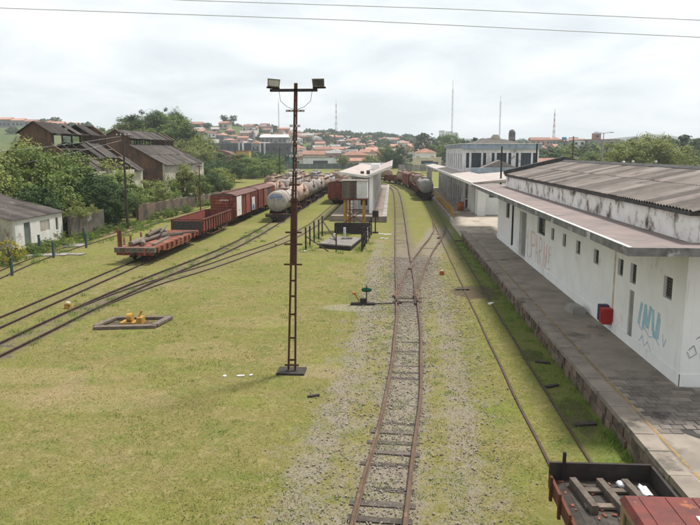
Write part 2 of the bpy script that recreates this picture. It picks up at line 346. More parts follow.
def ground_material():
    m = bpy.data.materials.new('yard_ground'); m.use_nodes = True; t = m.node_tree; n = t.nodes; l = t.links
    b = n['Principled BSDF']; b.inputs['Roughness'].default_value = .95; b.inputs['Specular IOR Level'].default_value = .1
    pos = n.new('ShaderNodeNewGeometry').outputs['Position']
    def noise(sc, det=6, rg=.6, vec=pos, dist=0):
        q = n.new('ShaderNodeTexNoise'); q.inputs['Scale'].default_value = sc; q.inputs['Detail'].default_value = det
        q.inputs['Roughness'].default_value = rg; q.inputs['Distortion'].default_value = dist; l.new(vec, q.inputs['Vector']); return q.outputs['Fac']
    def ramp(f, *els):
        r = n.new('ShaderNodeValToRGB'); l.new(f, r.inputs[0]); e = r.color_ramp.elements
        while len(e) < len(els): e.new(.5)
        for k, (p, c) in zip(e, els): k.position = p; k.color = (*c, 1) if isinstance(c, tuple) else (c, c, c, 1)
        return r.outputs[0]
    def mix(f, a, c):
        q = n.new('ShaderNodeMixRGB')
        if isinstance(f, (int, float)): q.inputs[0].default_value = f
        else: l.new(f, q.inputs[0])
        for s, v in ((1, a), (2, c)):
            if isinstance(v, tuple): q.inputs[s].default_value = (*v, 1)
            else: l.new(v, q.inputs[s])
        return q.outputs[0]
    def math_(op, a, c=0., d=None):
        q = n.new('ShaderNodeMath'); q.operation = op
        for i, v in enumerate((a, c, d)):
            if v is None: continue
            if isinstance(v, (int, float)): q.inputs[i].default_value = v
            else: l.new(v, q.inputs[i])
        return q.outputs[0]
    sp = n.new('ShaderNodeSeparateXYZ'); l.new(pos, sp.inputs[0]); X, Y = sp.outputs[0], sp.outputs[1]
    # grass of many tones
    g = ramp(noise(.16, 8, .62, dist=.4), (.30, (.100, .112, .025)), (.44, (.150, .137, .040)), (.57, (.172, .145, .053)), (.72, (.23, .168, .09)))
    g = mix(math_('MULTIPLY', ramp(noise(.75, 8, .7), (.50, 0.), (.64, 1.)), .6), g, (.085, .128, .023))
    g = mix(math_('MULTIPLY', ramp(noise(2.6, 8, .72), (.50, 0.), (.66, 1.)), .5), g, (.31, .25, .125))
    g = mix(math_('MULTIPLY', ramp(noise(11, 6, .75), (.46, 0.), (.62, 1.)), .55), g, (.105, .115, .03))
    g = mix(math_('MULTIPLY', ramp(noise(7, 6, .75), (.57, 0.), (.66, 1.)), .5), g, (.31, .245, .155))
    g = mix(math_('MULTIPLY', ramp(noise(.28, 7, .62), (.52, 0.), (.68, 1.)), .45), g, (.145, .178, .026))
    # worn soil
    g = mix(math_('MULTIPLY', ramp(noise(.4, 9, .74), (.56, 0.), (.68, 1.)), .55), g, (.235, .175, .11))
    # damp green and painted shade below the platform face, lusher between the yard tracks
    def band(c, w, soft):
        d = math_('ABSOLUTE', math_('SUBTRACT', X, c)); q = n.new('ShaderNodeMapRange'); l.new(d, q.inputs[0])
        q.inputs[1].default_value = w; q.inputs[2].default_value = w + soft; q.inputs[3].default_value = 1; q.inputs[4].default_value = 0; return q.outputs[0]
    damp_shade = math_('MULTIPLY', band(5.75, .35, .7), ramp(noise(.9, 6, .6), (.34, .25), (.6, .95)))
    g = mix(damp_shade, g, (.095, .132, .026))
    far_lush = n.new('ShaderNodeMapRange'); l.new(Y, far_lush.inputs[0]); far_lush.inputs[1].default_value = 44; far_lush.inputs[2].default_value = 95
    far_lush.inputs[4].default_value = .5
    g = mix(math_('MULTIPLY', far_lush.outputs[0], ramp(noise(.14, 5, .6), (.35, .4), (.6, 1.))), g, (.155, .172, .038))
    # gravel along the running line: distance to the track centre line, broken up by noise
    def centre(path, y0, y1):
        fc = n.new('ShaderNodeFloatCurve'); mr = n.new('ShaderNodeMapRange'); l.new(Y, mr.inputs[0])
        mr.inputs[1].default_value = y0; mr.inputs[2].default_value = y1; l.new(mr.outputs[0], fc.inputs['Value'])
        c = fc.mapping.curves[0]; k = 13
        while len(c.points) < k: c.points.new(.5, .5)
        for i, pt in enumerate(c.points):
            u = i / (k - 1); pt.location = (u, .5 + at_y(path, y0 + (y1 - y0) * u) / 40)
        fc.mapping.update(); return math_('MULTIPLY', math_('SUBTRACT', fc.outputs[0], .5), 40.)
    def strip(path, y0, y1, w, soft):
        d = math_('ABSOLUTE', math_('SUBTRACT', X, centre(path, y0, y1))); q = n.new('ShaderNodeMapRange'); l.new(d, q.inputs[0])
        q.inputs[1].default_value = w; q.inputs[2].default_value = w + soft; q.inputs[3].default_value = 1; q.inputs[4].default_value = 0
        return math_('MULTIPLY', q.outputs[0], math_('MULTIPLY', math_('GREATER_THAN', Y, y0), math_('LESS_THAN', Y, y1)))
    gcol = ramp(noise(17, 5, .8), (.32, (.085, .07, .056)), (.50, (.20, .17, .14)), (.68, (.33, .295, .25)))
    fd = n.new('ShaderNodeMapRange'); l.new(Y, fd.inputs[0]); fd.inputs[1].default_value = 48; fd.inputs[2].default_value = 80; fd.inputs[3].default_value = 1; fd.inputs[4].default_value = .25; fade = fd.outputs[0]
    def lane(path, y0, y1, off, w, soft):
        d = math_('ABSOLUTE', math_('SUBTRACT', math_('SUBTRACT', X, centre(path, y0, y1)), off)); q = n.new('ShaderNodeMapRange'); l.new(d, q.inputs[0])
        q.inputs[1].default_value = w; q.inputs[2].default_value = w + soft; q.inputs[3].default_value = 1; q.inputs[4].default_value = 0
        return math_('MULTIPLY', q.outputs[0], math_('MULTIPLY', math_('GREATER_THAN', Y, y0), math_('LESS_THAN', Y, y1)))
    near = math_('MULTIPLY', lane(PMAIN, 8, 82, 0, .55, .75), fade)
    for off, w, k in ((-1.95, .3, .86), (1.75, .25, .84), (-1.15, .35, .62), (1.2, .3, .58), (2.6, .15, .46), (-2.9, .1, .42)): near = math_('MAXIMUM', near, math_('MULTIPLY', math_('MULTIPLY', lane(PMAIN, 8, 60, off, w, .75), k), fade))
    near = math_('MAXIMUM', near, math_('MULTIPLY', strip(PCROSS, 34, 70, 1.0, .9), .9))
    brk = math_('ADD', near, math_('MULTIPLY', math_('SUBTRACT', noise(1.0, 8, .68), .5), 2.0))
    brk = math_('ADD', brk, math_('MULTIPLY', math_('SUBTRACT', noise(5, 5, .7), .5), 1.6))
    mask = math_('MULTIPLY', ramp(brk, (.42, 0.), (1.0, .85)), math_('GREATER_THAN', near, .01))
    g = mix(mask, g, gcol)
    # dirt between the rails of the yard tracks
    for path, y0, y1, w, k in ((PB, 15, 100, .55, .75), (PC, 32, 100, .55, .7), (PA, 16, 60, .5, .35), (PMAIN, 55, 160, .75, .85), (PRIGHT, 40, 110, .55, .5), (PD, 31, 94, .5, .3)):
        s = math_('MULTIPLY', strip(path, y0, y1, w, .5), ramp(noise(1.3, 7, .7), (.38, 0.), (.60, 1.)))
        g = mix(math_('MULTIPLY', s, k), g, (.125, .10, .078))
    # dark earth by the right-hand siding
    def blot(cx, cy, rx, ry, col, k):
        nonlocal g
        dx = math_('POWER', math_('ABSOLUTE', math_('DIVIDE', math_('SUBTRACT', X, cx), rx)), 2.); dy = math_('POWER', math_('ABSOLUTE', math_('DIVIDE', math_('SUBTRACT', Y, cy), ry)), 2.)
        r = math_('ADD', math_('ADD', dx, dy), math_('MULTIPLY', math_('SUBTRACT', noise(1.6, 7, .7), .5), 2.6))
        g = mix(math_('MULTIPLY', ramp(r, (.55, 1.), (1.0, 0.)), k), g, col)
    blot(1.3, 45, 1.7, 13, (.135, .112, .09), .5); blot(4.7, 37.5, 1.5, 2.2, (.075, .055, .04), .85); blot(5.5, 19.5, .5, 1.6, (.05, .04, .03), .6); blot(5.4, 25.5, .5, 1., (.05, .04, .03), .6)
    blot(-1.9, 33.2, 1.7, .9, (.25, .22, .185), .55); blot(-2.6, 23.2, 1.2, .9, (.26, .2, .12), .5); blot(-26.3, 66, 1.2, 6, (.2, .14, .085), .7)
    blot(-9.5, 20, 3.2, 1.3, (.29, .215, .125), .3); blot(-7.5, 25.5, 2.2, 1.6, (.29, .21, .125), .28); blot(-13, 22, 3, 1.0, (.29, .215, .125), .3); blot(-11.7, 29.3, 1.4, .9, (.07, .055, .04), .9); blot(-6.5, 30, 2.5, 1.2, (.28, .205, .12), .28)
    # beyond the yard: duller scrub
    fg = n.new('ShaderNodeMapRange'); l.new(Y, fg.inputs[0]); fg.inputs[1].default_value = 255; fg.inputs[2].default_value = 330
    fcol = ramp(noise(.02, 8, .6), (.35, (.05, .075, .026)), (.55, (.085, .105, .035)), (.7, (.16, .13, .08)))
    g = mix(fg.outputs[0], g, fcol)
    l.new(g, b.inputs['Base Color'])
    bp = n.new('ShaderNodeBump'); bp.inputs['Strength'].default_value = .55; bp.inputs['Distance'].default_value = .05
    l.new(math_('ADD', noise(14, 6, .7), math_('MULTIPLY', noise(2, 4), 1.2)), bp.inputs['Height']); l.new(bp.outputs[0], b.inputs['Normal'])
    return m
gm = ground_material()
tag(link('ground', npmesh('ground', np.stack([XX.ravel(), YY.ravel(), ZZ.ravel()], 1), F, gm), None), kind='structure')
# far blue hills beyond the town
def ridge(name, y, pts, m):
    P = spline(pts, 40); mb = MB(); n = len(P); vs = []
    for p in P:
        j = 2.2 * math.sin(p.x * .031) + 1.3 * math.sin(p.x * .083)
        vs += [(p.x, y - 250, 10), (p.x, y - 60, 10 + (p.y - 10) * .8 + j), (p.x, y, p.y + j), (p.x, y + 300, 5)]
    mb.add(vs, [(4 * i + k, 4 * i + 4 + k, 4 * i + 5 + k, 4 * i + 1 + k) for i in range(n - 1) for k in range(3)], True)
    tag(mb.build(name, m), kind='structure')
ridge('far_hills', 2300, [(-2600, 60), (-1500, 75), (-900, 62), (-300, 54), (100, 52), (420, 46), (650, 44), (760, 58), (880, 62), (1000, 48), (1400, 40), (2600, 40)], hill_m)

# ================================================================== railway tracks
PROF = [(-.06, 0), (.06, 0), (.06, .012), (.012, .03), (.012, .085), (.034, .092), (.034, .125), (-.034, .125), (-.034, .092), (-.012, .085), (-.012, .03), (-.06, .012)]
def sweep(path, off, z):
    mb = MB(); n = len(PROF); vs = []
    for i, p in enumerate(path):
        d = path[min(i + 1, len(path) - 1)] - path[max(i - 1, 0)]; d = Vector((d.x, d.y)).normalized(); s = Vector((d.y, -d.x))
        w = .012 * math.sin(p.y * .9 + off * 3)
        vs += [(p.x + s.x * (off + u + w), p.y + s.y * (off + u + w), z + v) for u, v in PROF]
    fs = [(i * n + k, i * n + (k + 1) % n, (i + 1) * n + (k + 1) % n, (i + 1) * n + k) for i in range(len(path) - 1) for k in range(n)]
    fs += [tuple(range(n - 1, -1, -1)), tuple((len(path) - 1) * n + k for k in range(n))]
    return mb.add(vs, fs)
slp = MB().box((-.95, -.11, -.1), (.95, .11, .03)).mesh('sleeper'); slp.materials.append(sleeper_m)
def track(path, label, z, m, sl=None, spacing=.68, offs=(-.535, .535), skip=0., sink=0.):
    t = thing('railway_track', label, 'railway track', (path[0].x, path[0].y, 0)); ox, oy = path[0].x, path[0].y
    for o in offs:
        r = sweep(path, o, z).build('rail', m, t); r.location = (-ox, -oy, 0)
    if sl:
        acc = 0; lastp = path[0]; nxt = 0
        for a, b in zip(path, path[1:]):
            seg = (b - a).length
            while nxt <= acc + seg:
                u = (nxt - acc) / seg; p = a + (b - a) * u; nxt += spacing * random.uniform(.93, 1.07)
                if not (sl[0] <= p.y <= sl[1]) or random.random() < skip: continue
                d = b - a; s = bpy.data.objects.new('sleeper', slp); COL.objects.link(s); s.parent = t
                s.location = (p.x - ox + random.uniform(-.05, .05), p.y - oy, z - .03 - (sink if p.y > 19 else sink * .2) + random.uniform(-.022, .016))
                s.rotation_euler = (random.uniform(-.02, .02), random.uniform(-.012, .012), math.atan2(d.y, d.x) - math.pi / 2 + random.uniform(-.05, .05))
                s.scale = (random.uniform(.9, 1.04) * (.74 if sink else 1), random.uniform(.8, 1.15), 1)
            acc += seg
    return t
tm = track(PMAIN, 'rusty running line with gravel between its rails in the middle of the yard', .03, rail_m, (9, 110), .66, skip=.25, sink=.034)
track(PRIGHT, 'half buried siding close along the stone platform face on the right', -.08, rail_dark, (30, 110), .7, skip=.45)
tx = track(PCROSS, 'rusty turnout branching right from the running line towards the platform siding', .03, rail_m, (38, 66), .7, offs=(-.535, .535), skip=.3, sink=.026)
track(PA, 'grassed over track leading under the rusty flat wagon on the left', -.025, rail_dark, (18, 46), .72, skip=.45)
track(PB, 'track with old sleepers running from the lower left to the tank wagons', -.01, rail_dark, (16, 75), .68, skip=.12)
track(PC, 'track forking right from the left yard turnout towards the maroon box wagon', -.055, rail_dark, (35, 62), .7, skip=.3)
track(PD, 'overgrown track curving past the white hut and its blue posts', -.05, rail_dark, (32, 92), .75, skip=.6)
track(PE, 'farthest left storage track under the distant wagons', .0, rail_dark)
# turnout pieces on the running line
for x in (.80 - .535 + .09, .80 + .535 - .09):
    mb = MB(); mb.box((-.03, -2.2, .03), (.03, 1.6, .15)); o = mb.build('switch_blade', rail_dark, tm); o.location = (x - PMAIN[0].x, 36 - PMAIN[0].y, 0); o.rotation_euler = (0, 0, rad(-.8))
for y, w in ((34.5, 1.5), (35.4, 1.4)):
    mb = MB().box((-w / 2, -.03, .03), (w / 2, .03, .07)); o = mb.build('stretcher_bar', dark_steel, tm); o.location = (.80 - PMAIN[0].x, y - PMAIN[0].y, 0)
for x, y in ((1.30, 45.3), (.26, 36.6), (1.36, 36.6), (4.25, 61.8), (4.0, 58.)):
    mb = MB().box((-.10, -.9, .02), (.10, .9, .13)); o = mb.build('frog_casting', rail_m, tx); o.location = (x - PCROSS[0].x, y - PCROSS[0].y, 0); o.rotation_euler = (0, 0, rad(-8))

# ------------------------------------------------------------------ gravel, grass (uncountable)
def scatter_gravel():
    n = 19000; y = 9 + 62 * RNG.random(n) ** 1.7; y = np.where(y > 50, 50 - (y - 50) * .9, y)
    xc = np.array([at_y(PMAIN, q) for q in y]); off = np.where(RNG.random(n) < .55, RNG.normal(0, .5, n), RNG.choice([-1.95, 1.75, -1.2, 2.5], n) + RNG.normal(0, .45, n)); x = xc + off
    br = y > 40; alt = RNG.random(n) < .35; sel = br & alt; x[sel] = np.array([at_y(PCROSS, q) for q in y[sel]]) + RNG.normal(0, .6, sel.sum())
    for off in (-.535, .535):
        near = np.abs(x - xc - off) < .06; x[near] += .12
    s = RNG.choice([.011, .016, .022, .032], n, p=[.4, .35, .19, .06]) * (1 + y / 60)
    base = np.array([(1, 0, 0), (-1, 0, 0), (0, 1, 0), (0, -1, 0), (0, 0, 1), (0, 0, -1)], float)
    V = base[None] * RNG.uniform(.6, 1.3, (n, 6, 1)) * s[:, None, None]; V[:, :, 2] *= .75
    V = V + np.stack([x, y, .015 + s * .3], 1)[:, None, :]
    f = np.array([(0, 2, 4), (2, 1, 4), (1, 3, 4), (3, 0, 4), (2, 0, 5), (1, 2, 5), (3, 1, 5), (0, 3, 5)])
    Fa = (f[None] + (np.arange(n) * 6)[:, None, None]).reshape(-1, 3)
    tag(link('gravel', npmesh('gravel', V.reshape(-1, 3), Fa, gravel_m), None), 'loose grey ballast stones scattered along the running line', 'gravel', kind='stuff')
scatter_gravel()
def blades(name, x, y, h, w, m, label, lean=.5):
    n = len(x); a = RNG.uniform(0, 2 * math.pi, n); b = RNG.uniform(0, 2 * math.pi, n); L_ = h * lean * RNG.random(n)
    dx, dy = np.cos(a) * w / 2, np.sin(a) * w / 2; z0 = np.zeros(n) - .005
    V = np.stack([np.stack([x - dx, y - dy, z0], 1), np.stack([x + dx, y + dy, z0], 1), np.stack([x + np.cos(b) * L_, y + np.sin(b) * L_, h], 1)], 1)
    tag(link(name, npmesh(name, V.reshape(-1, 3), np.arange(3 * n).reshape(-1, 3), m), None), label, 'grass', kind='stuff')
def grass():
    n = 300000; y = 9.5 + 58 * RNG.random(n) ** 1.55
    half = y * .56 + 2; x = -y * .065 + (RNG.random(n) * 2 - 1) * half
    xm = np.interp(y, [p.y for p in PMAIN], [p.x for p in PMAIN])
    d = np.abs(x - xm); keep = (x < 6.1) & (x > -29) & (RNG.random(n) < np.clip((d - .3) / 1.9 + .35 * np.sin(x * 2.1 + 1.3 * np.sin(y * 1.7)) * np.sin(y * 1.1), .14, 1))
    keep &= RNG.random(n) < np.clip((66 - y) / 34, 0, 1)
    keep &= ~((y < 14.2) & (x > 3.2)) & ~((np.abs(x + 3.5) < .4) & (np.abs(y - 23) < .4)) & ~((x > -13.2) & (x < -10.2) & (y > 28) & (y < 30.8))
    x, y = x[keep], y[keep]; n = len(x); h = RNG.uniform(.008, .026, n) * (1 + y / 90); w = RNG.uniform(.010, .024, n) * (1 + y / 30)
    blades('grass', x, y, h, w, grass_m, 'short yellow green mown grass covering the yard', 5.)
    m_ = 60000; ty = 10 + 45 * RNG.random(m_) ** 1.4; tx_ = -ty * .065 + (RNG.random(m_) * 2 - 1) * (ty * .56 + 2)
    f_ = np.sin(tx_ * .9 + 2 * np.sin(ty * .37)) + np.sin(ty * 1.1 + 1.5 * np.sin(tx_ * .53)) + .8 * np.sin(tx_ * 2.7 + ty * 1.9) + .6 * np.sin(tx_ * 5.1 - ty * 4.3)
    xm2 = np.interp(ty, [p.y for p in PMAIN], [p.x for p in PMAIN])
    kp = (f_ > 1.1) & (tx_ < 6.0) & (tx_ > -28) & (np.abs(tx_ - xm2) > .7) & ~((ty < 14.2) & (tx_ > 3.2)) & ~((tx_ > -13.2) & (tx_ < -10.2) & (ty > 28) & (ty < 30.8)); tx_, ty = tx_[kp], ty[kp]; n = len(tx_)
    blades('grass_tufts', tx_, ty, RNG.uniform(.03, .085, n), RNG.uniform(.012, .026, n) * (1 + ty / 40), tuft_m, 'slightly taller green grass tufts in patches of the yard', 1.6)
    cx = []; cy = []; ch = []
    spots = [(random.uniform(-29, -24.5), random.uniform(44, 75), .35) for _ in range(110)] + [(random.uniform(5.1, 6.1), random.uniform(13.5, 58), .085) for _ in range(120)]
    spots += [(at_y(PMAIN, q) + random.gauss(0, 1.0), q, .085) for q in [9 + 34 * random.random() ** 1.3 for _ in range(110)]]
    spots += [(random.uniform(-20, 5), random.uniform(11, 50), .07) for _ in range(110)] + [(random.choice((-6.9, -2.2, -4.5)) + random.gauss(0, .4), random.uniform(51, 66), .2) for _ in range(60)]
    spots += [(at_y(PB, q) + random.gauss(0, .7), q, .16) for q in [random.uniform(22, 70) for _ in range(110)]] + [(random.uniform(6.0, 6.3), random.uniform(14, 59), .22) for _ in range(60)]
    for sx, sy, sh in spots:
        k = random.randint(20, 46); cx += list(RNG.normal(sx, .09 + sh * .35, k)); cy += list(RNG.normal(sy, .09 + sh * .35, k)); ch += list(RNG.uniform(.4, 1.3, k) * sh)
    cx, cy, ch = map(np.array, (cx, cy, ch))
    blades('weeds', cx, cy, ch, ch * .10 + .012, weed_m, 'bright green weed tufts along the tracks and walls', .8)
grass()

# ================================================================== near platform (right)
plat = MB()
plat.prism([(6.26, -.05), (24, -.05), (24, .66), (6.26, .66)], 2, 20.3)
plat.prism([(6.26, -.05), (8.9, -.05), (8.9, .66), (6.26, .66)], 20.3, 60.3)
plat = plat.build('platform', asphalt); tag(plat, kind='structure')
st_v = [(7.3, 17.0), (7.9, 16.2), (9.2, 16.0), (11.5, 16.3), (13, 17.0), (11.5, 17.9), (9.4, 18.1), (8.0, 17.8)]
MB().add([(x, y_, .664) for x, y_ in st_v], [tuple(range(8))]).build('dark_patch', M('patch_dark', (.022, .021, .022), (.04, .037, .035), 2, .8, .3, 30), plat)  # flat near-black patch laid just above the asphalt
y = 4.
while y < 60.2:
    l_ = random.uniform(.9, 1.5); o = upart('coping_slab', 'box', coping_m, plat, (6.36 + random.uniform(-.012, .012), y + l_ / 2, .56 + random.uniform(-.008, .008)), (.50, l_ - .03, .15)); y += l_
for row, (z, h) in enumerate(((0, .29), (.295, .27))):
    y = 9.
    while y < 60.2:
        l_ = random.uniform(.28, .62)
        upart('stone_block', 'block', stone_m, plat, (6.24 + random.uniform(-.035, .035), y + l_ / 2, z), (.22, l_ - .025, h * .95)); y += l_
for j in range(15):
    for i in range(11):
        if random.random() < .1: continue
        x0, y0 = 6.98 + i * .30 + (j % 2) * .15, 16.9 + j * .295
        if x0 > 8.55 and y0 > 20.2: continue
        upart('paving_block', 'box', paver_m, plat, (x0, y0, .645), (.27, .265, .03 + random.uniform(-.008, .008)))
mb = MB(); y = 5.
while y < 59.5:
    l_ = random.uniform(.3, 2.2); mb.box((6.72, y, .655), (6.80, y + l_, .6655)); y += l_ + random.choice((.02, .05, .12, .3))
mb.build('yellow_line', yellow_line, plat)

# ================================================================== long white goods building on the platform
WX, B0, B1 = 8.75, 20.42, 57.0
gb = thing('goods_building', 'long low white goods building with striped sheet roof beside the right platform', 'building', (WX, B0, .66))
def inb(o, p=gb): o.location = Vector(o.location) - p.location; return o
OP = [(51.5, 53.1, 2.75, 3.95, 'w'), (44.9, 47.3, .7, 3.75, 'd'), (39.4, 41.5, 2.9, 3.95, 'w')]
OP += [(a, b, c, d, 's') for a, b, c, d in ((37.2, 37.9, 2.95, 3.6), (34.65, 35.3, 2.95, 3.6), (32., 32.7, 2.95, 3.58), (29.1, 29.8, 2.95, 3.58), (26., 26.6, 3.02, 3.66), (24.6, 25.2, 2.98, 3.7), (21.42, 22.12, 3.1, 3.8))]
OP += [(24.66, 25.14, .98, 2.72, 'n')]
inb(MB().wall((WX, B1), (0, -1), B1 - B0, .6, 4.93, .25, [(B1 - b, B1 - a, c, d) for a, b, c, d, k in OP]).build('wall', white_wall, gb))
# (thickness lies towards +X)
inb(MB().wall((WX + .252, B0), (1, 0), 8.24, .6, 4.93, .25).build('end_wall', white_wall, gb))
inb(MB().box((17.0, B0 + .25, .1), (17.25, 53.6, 5.95)).build('rear_wall', white_wall, gb))
inb(MB().box((WX + .26, 53.4, .1), (17.0, 53.6, 4.93)).build('far_wall', white_wall, gb))
pl = MB(); pl.box((WX - .035, B0 - .035, .64), (WX - .003, 44.8, 1.04)); pl.box((WX - .03, B0 - .035, .64), (17.25, B0 - .003, 1.04)); pl.box((WX - .035, 47.4, .64), (WX - .003, B1, 1.04))
inb(pl.build('plinth', white_wall, gb))
for a, b, c, d, k in OP:
    if k == 'd':
        inb(MB().box((WX + .18, a, c), (WX + .22, b, d)).build('door', door_grey, gb)); continue
    if k == 'n':
        inb(MB().box((WX + .05, a, c), (WX + .09, b, d)).build('door', door_grey, gb)); continue
    fr = MB(); e = .045
    for q in ((a, a + e, c, d), (b - e, b, c, d), (a + e, b - e, c, c + e), (a + e, b - e, d - e, d)): fr.box((WX + .10, q[0], q[2]), (WX + .15, q[1], q[3]))
    w = inb(fr.build('window', louv_m, gb))
    nl = 6 if k == 's' else 3
    pn = MB()
    for i in range(nl):
        z = c + e + (d - c - 2 * e) * (i + .5) / nl
        pn.box((-.03, a + e, z - .035), (.03, b - e, z - .02))
    pn.box((.06, a + e, c + e), (.065, b - e, d - e))
    o = pn.build('pane', glass if k == 'w' else louv_m, w); o.location = (WX + .13 - w.location.x - gb.location.x, -w.location.y - gb.location.y, -w.location.z - gb.location.z)
# canopy slab round two sides
cs = MB(); cs.prism([(6.56, B1), (6.56, 19.05), (18, 19.05), (18, B0 + .2), (WX + .2, B0 + .2), (WX + .2, B1)], 4.94, 5.06, 'Z'); canopy = inb(cs.build('canopy', pink_slab, gb))
ce = MB(); ce.box((6.49, 18.98, 4.86), (6.557, B1 + .05, 5.10)); ce.box((6.557, 18.98, 4.86), (18, 19.047, 5.10)); inb(ce.build('canopy_edge', mould_edge, gb))
wl = MB(); wl.box((6.49, 18.98, 5.103), (6.60, B1 + .05, 5.12)); inb(wl.build('canopy_flashing', white_paint, gb))
for yb in np.arange(22, 56, 4.2):
    inb(MB().prism([(6.75, 4.935), (WX, 4.935), (WX, 4.5), (8.3, 4.72)], yb - .09, yb + .09).build('bracket', white_wall, gb))
up = MB(); up.box((WX + .01, B0 + .01, 5.065), (WX + .22, 53.6, 5.86)); up.box((WX + .23, B0 + .01, 5.065), (17.2, B0 + .22, 5.86)); up.box((WX + .23, 53.39, 4.95), (17.2, 53.6, 5.86)); inb(up.build('parapet_wall', dirty_wall, gb))
gt = MB(); gt.box((WX - .10, B0 - .1, 5.863), (WX + .24, 53.75, 5.98)); gt.box((WX + .25, B0 - .1, 5.863), (17.3, B0 + .25, 5.98)); inb(gt.build('gutter', black_edge, gb))
RX, RZ = 12.95, 6.93
for y in (B0 + .12, 53.4):
    inb(MB().prism([(WX + .25, 5.985), (17.2, 5.985), (RX, RZ - .05)], y, y + .18).build('gable', dirty_wall, gb))
def corr(width, length, waves, name):
    mb = MB(); n = waves * 2 + 1; vs = []
    for layer in (0, -.022):
        for r in (0, length):
            for i in range(n): vs.append((r, width * i / (n - 1), layer + (.03 if i % 2 else -.03)))
    fs = []
    for i in range(n - 1):
        fs.append((i, n + i, n + i + 1, i + 1)); fs.append((2 * n + i, 2 * n + i + 1, 3 * n + i + 1, 3 * n + i))
        fs.append((i, i + 1, 2 * n + i + 1, 2 * n + i)); fs.append((n + i + 1, n + i, 3 * n + i, 3 * n + i + 1))
    fs += [(0, 2 * n, 3 * n, n), (n - 1, 2 * n - 1, 4 * n - 1, 3 * n - 1)]
    return mb.add(vs, fs).mesh(name)
slope_l = math.hypot(RX - WX + .05, RZ - 5.99); ang = math.atan2(RZ - 5.99, RX - WX)
csm = corr(1.0, slope_l / 2 + .12, 4, 'roof_sheet'); csm.materials.append(sheet_m)
ncol = int((53.6 - B0) / .98) + 1
for side in (0, 1):
    for r in (0, 1):
        for i in range(ncol):
            s = r * slope_l / 2
            o = bpy.data.objects.new('roof_sheet', csm); COL.objects.link(o); o.parent = gb
            x = (WX - .08 + math.cos(ang) * s) if side == 0 else (17.28 - math.cos(ang) * s * .98)
            o.location = Vector((x, B0 - .15 + i * .98 + (side * .98), 6.03 + math.sin(ang) * s + r * .03 + (i % 2) * .006)) - gb.location
            o.rotation_euler = (0, -ang + random.uniform(-.004, .004), 0) if side == 0 else (0, -ang, math.pi)
rc = MB(); z0 = RZ + .12
for i in range(17):
    rc.prism([(RX - .28, z0 - .05), (RX - .03, z0 + .07), (RX + .03, z0 + .07), (RX + .28, z0 - .05), (RX, z0 - .01)], B0 - .2 + i * 2, B0 - .2 + i * 2 + 1.97)
inb(rc.build('ridge_cap', black_edge, gb))
vg = MB()
for sgn, xe in ((-1, WX - .2), (1, 17.3)):
    vg.add([(xe, 53.0, 6.0), (RX, 53.0, RZ + .08), (RX, 53.0, RZ + .42), (xe, 53.0, 6.30), (xe, 53.7, 6.0), (RX, 53.7, RZ + .08), (RX, 53.7, RZ + .42), (xe, 53.7, 6.30)], [(0, 1, 2, 3), (7, 6, 5, 4), (0, 4, 5, 1), (3, 2, 6, 7), (0, 3, 7, 4), (1, 5, 6, 2)])
inb(vg.build('verge', black_edge, gb))
inb(MB().tube([(WX - .06, 49.7, 4.8), (WX - .06, 49.7, 1.0)], .06, 8).build('downpipe', dark_steel, gb))
st = MB(); st.box((WX - .008, 26.85, 1.5), (WX - .003, 27.02, 4.5)); st.box((WX - .008, 26.62, 4.2), (WX - .003, 27.0, 4.45))
inb(st.build('rust_stain', M('rust_stain', (.44, .31, .21), (.60, .54, .47), 5, .9, 0), gb))
# graffiti (flat paint, 4 mm proud)
def strokes(lines, w, x):
    mb = MB()
    for ln in lines:
        for (a, b), (c, d) in zip(ln, ln[1:]):
            t = Vector((c - a, d - b)); t.normalize(); q = Vector((-t.y, t.x)) * w / 2
            k = random.uniform(0, .0015)
            mb.add([(x - k, a + q.x, b + q.y), (x - k, a - q.x, b - q.y), (x - k, c - q.x, d - q.y), (x - k, c + q.x, d + q.y)], [(0, 1, 2, 3)])
    return mb
def scr(y0, z0, s, seq): return [[(y0 - a * s, z0 + b * s) for a, b in ln] for ln in seq]
G1 = [[(0, 2), (0, .2), (.4, 0), (.9, .3), (.9, 2)], [(1.2, 0), (1.2, 2), (2., 1.9), (2.05, 1.2), (1.25, 1.)], [(2.3, .1), (2.5, 1.9), (3.0, .1)], [(2.3, .8), (2.95, .8)], [(3.3, 0), (3.3, 1.9), (3.9, 1.7), (3.8, 1.1), (3.3, 1.), (4.0, 0)], [(4.3, .1), (4.4, 1.8), (4.9, .2), (5.1, 1.7)]]
inb(strokes(scr(44.2, .95, 1.02, [[(a * 1.05, b * .92) for a, b in l] for l in G1]), .15, WX - .005).build('red_graffiti', graf_red, gb))
inb(strokes(scr(38.7, 1.5, .5, G1[:2] + [[(.2, -.6), (1.8, -.5)]]), .07, WX - .005).build('red_graffiti', graf_red, gb))
G2 = [[(24.05, 1.75), (23.95, 1.75), (23.75, 2.5), (23.85, 2.55)], [(23.6, 1.7), (23.5, 1.68), (23.4, 2.45), (23.55, 2.5)], [(23.1, 1.75), (22.95, 1.7), (22.9, 2.55), (23.08, 2.6)], [(22.6, 1.75), (22.15, 1.6), (22.05, 2.5), (22.5, 2.45)]]
inb(strokes([[(24.05, 1.7), (23.85, 2.5)], [(23.62, 1.62), (23.5, 2.5), (23.2, 1.75), (23.02, 2.55)], [(22.82, 2.5), (22.72, 1.75), (22.45, 1.65), (22.28, 2.5)], [(22.5, 1.75), (22.3, 1.62), (22.22, 2.35)], [(23.55, 2.1), (23.3, 1.8)]], .2, WX - .005).build('blue_graffiti', graf_blue, gb))
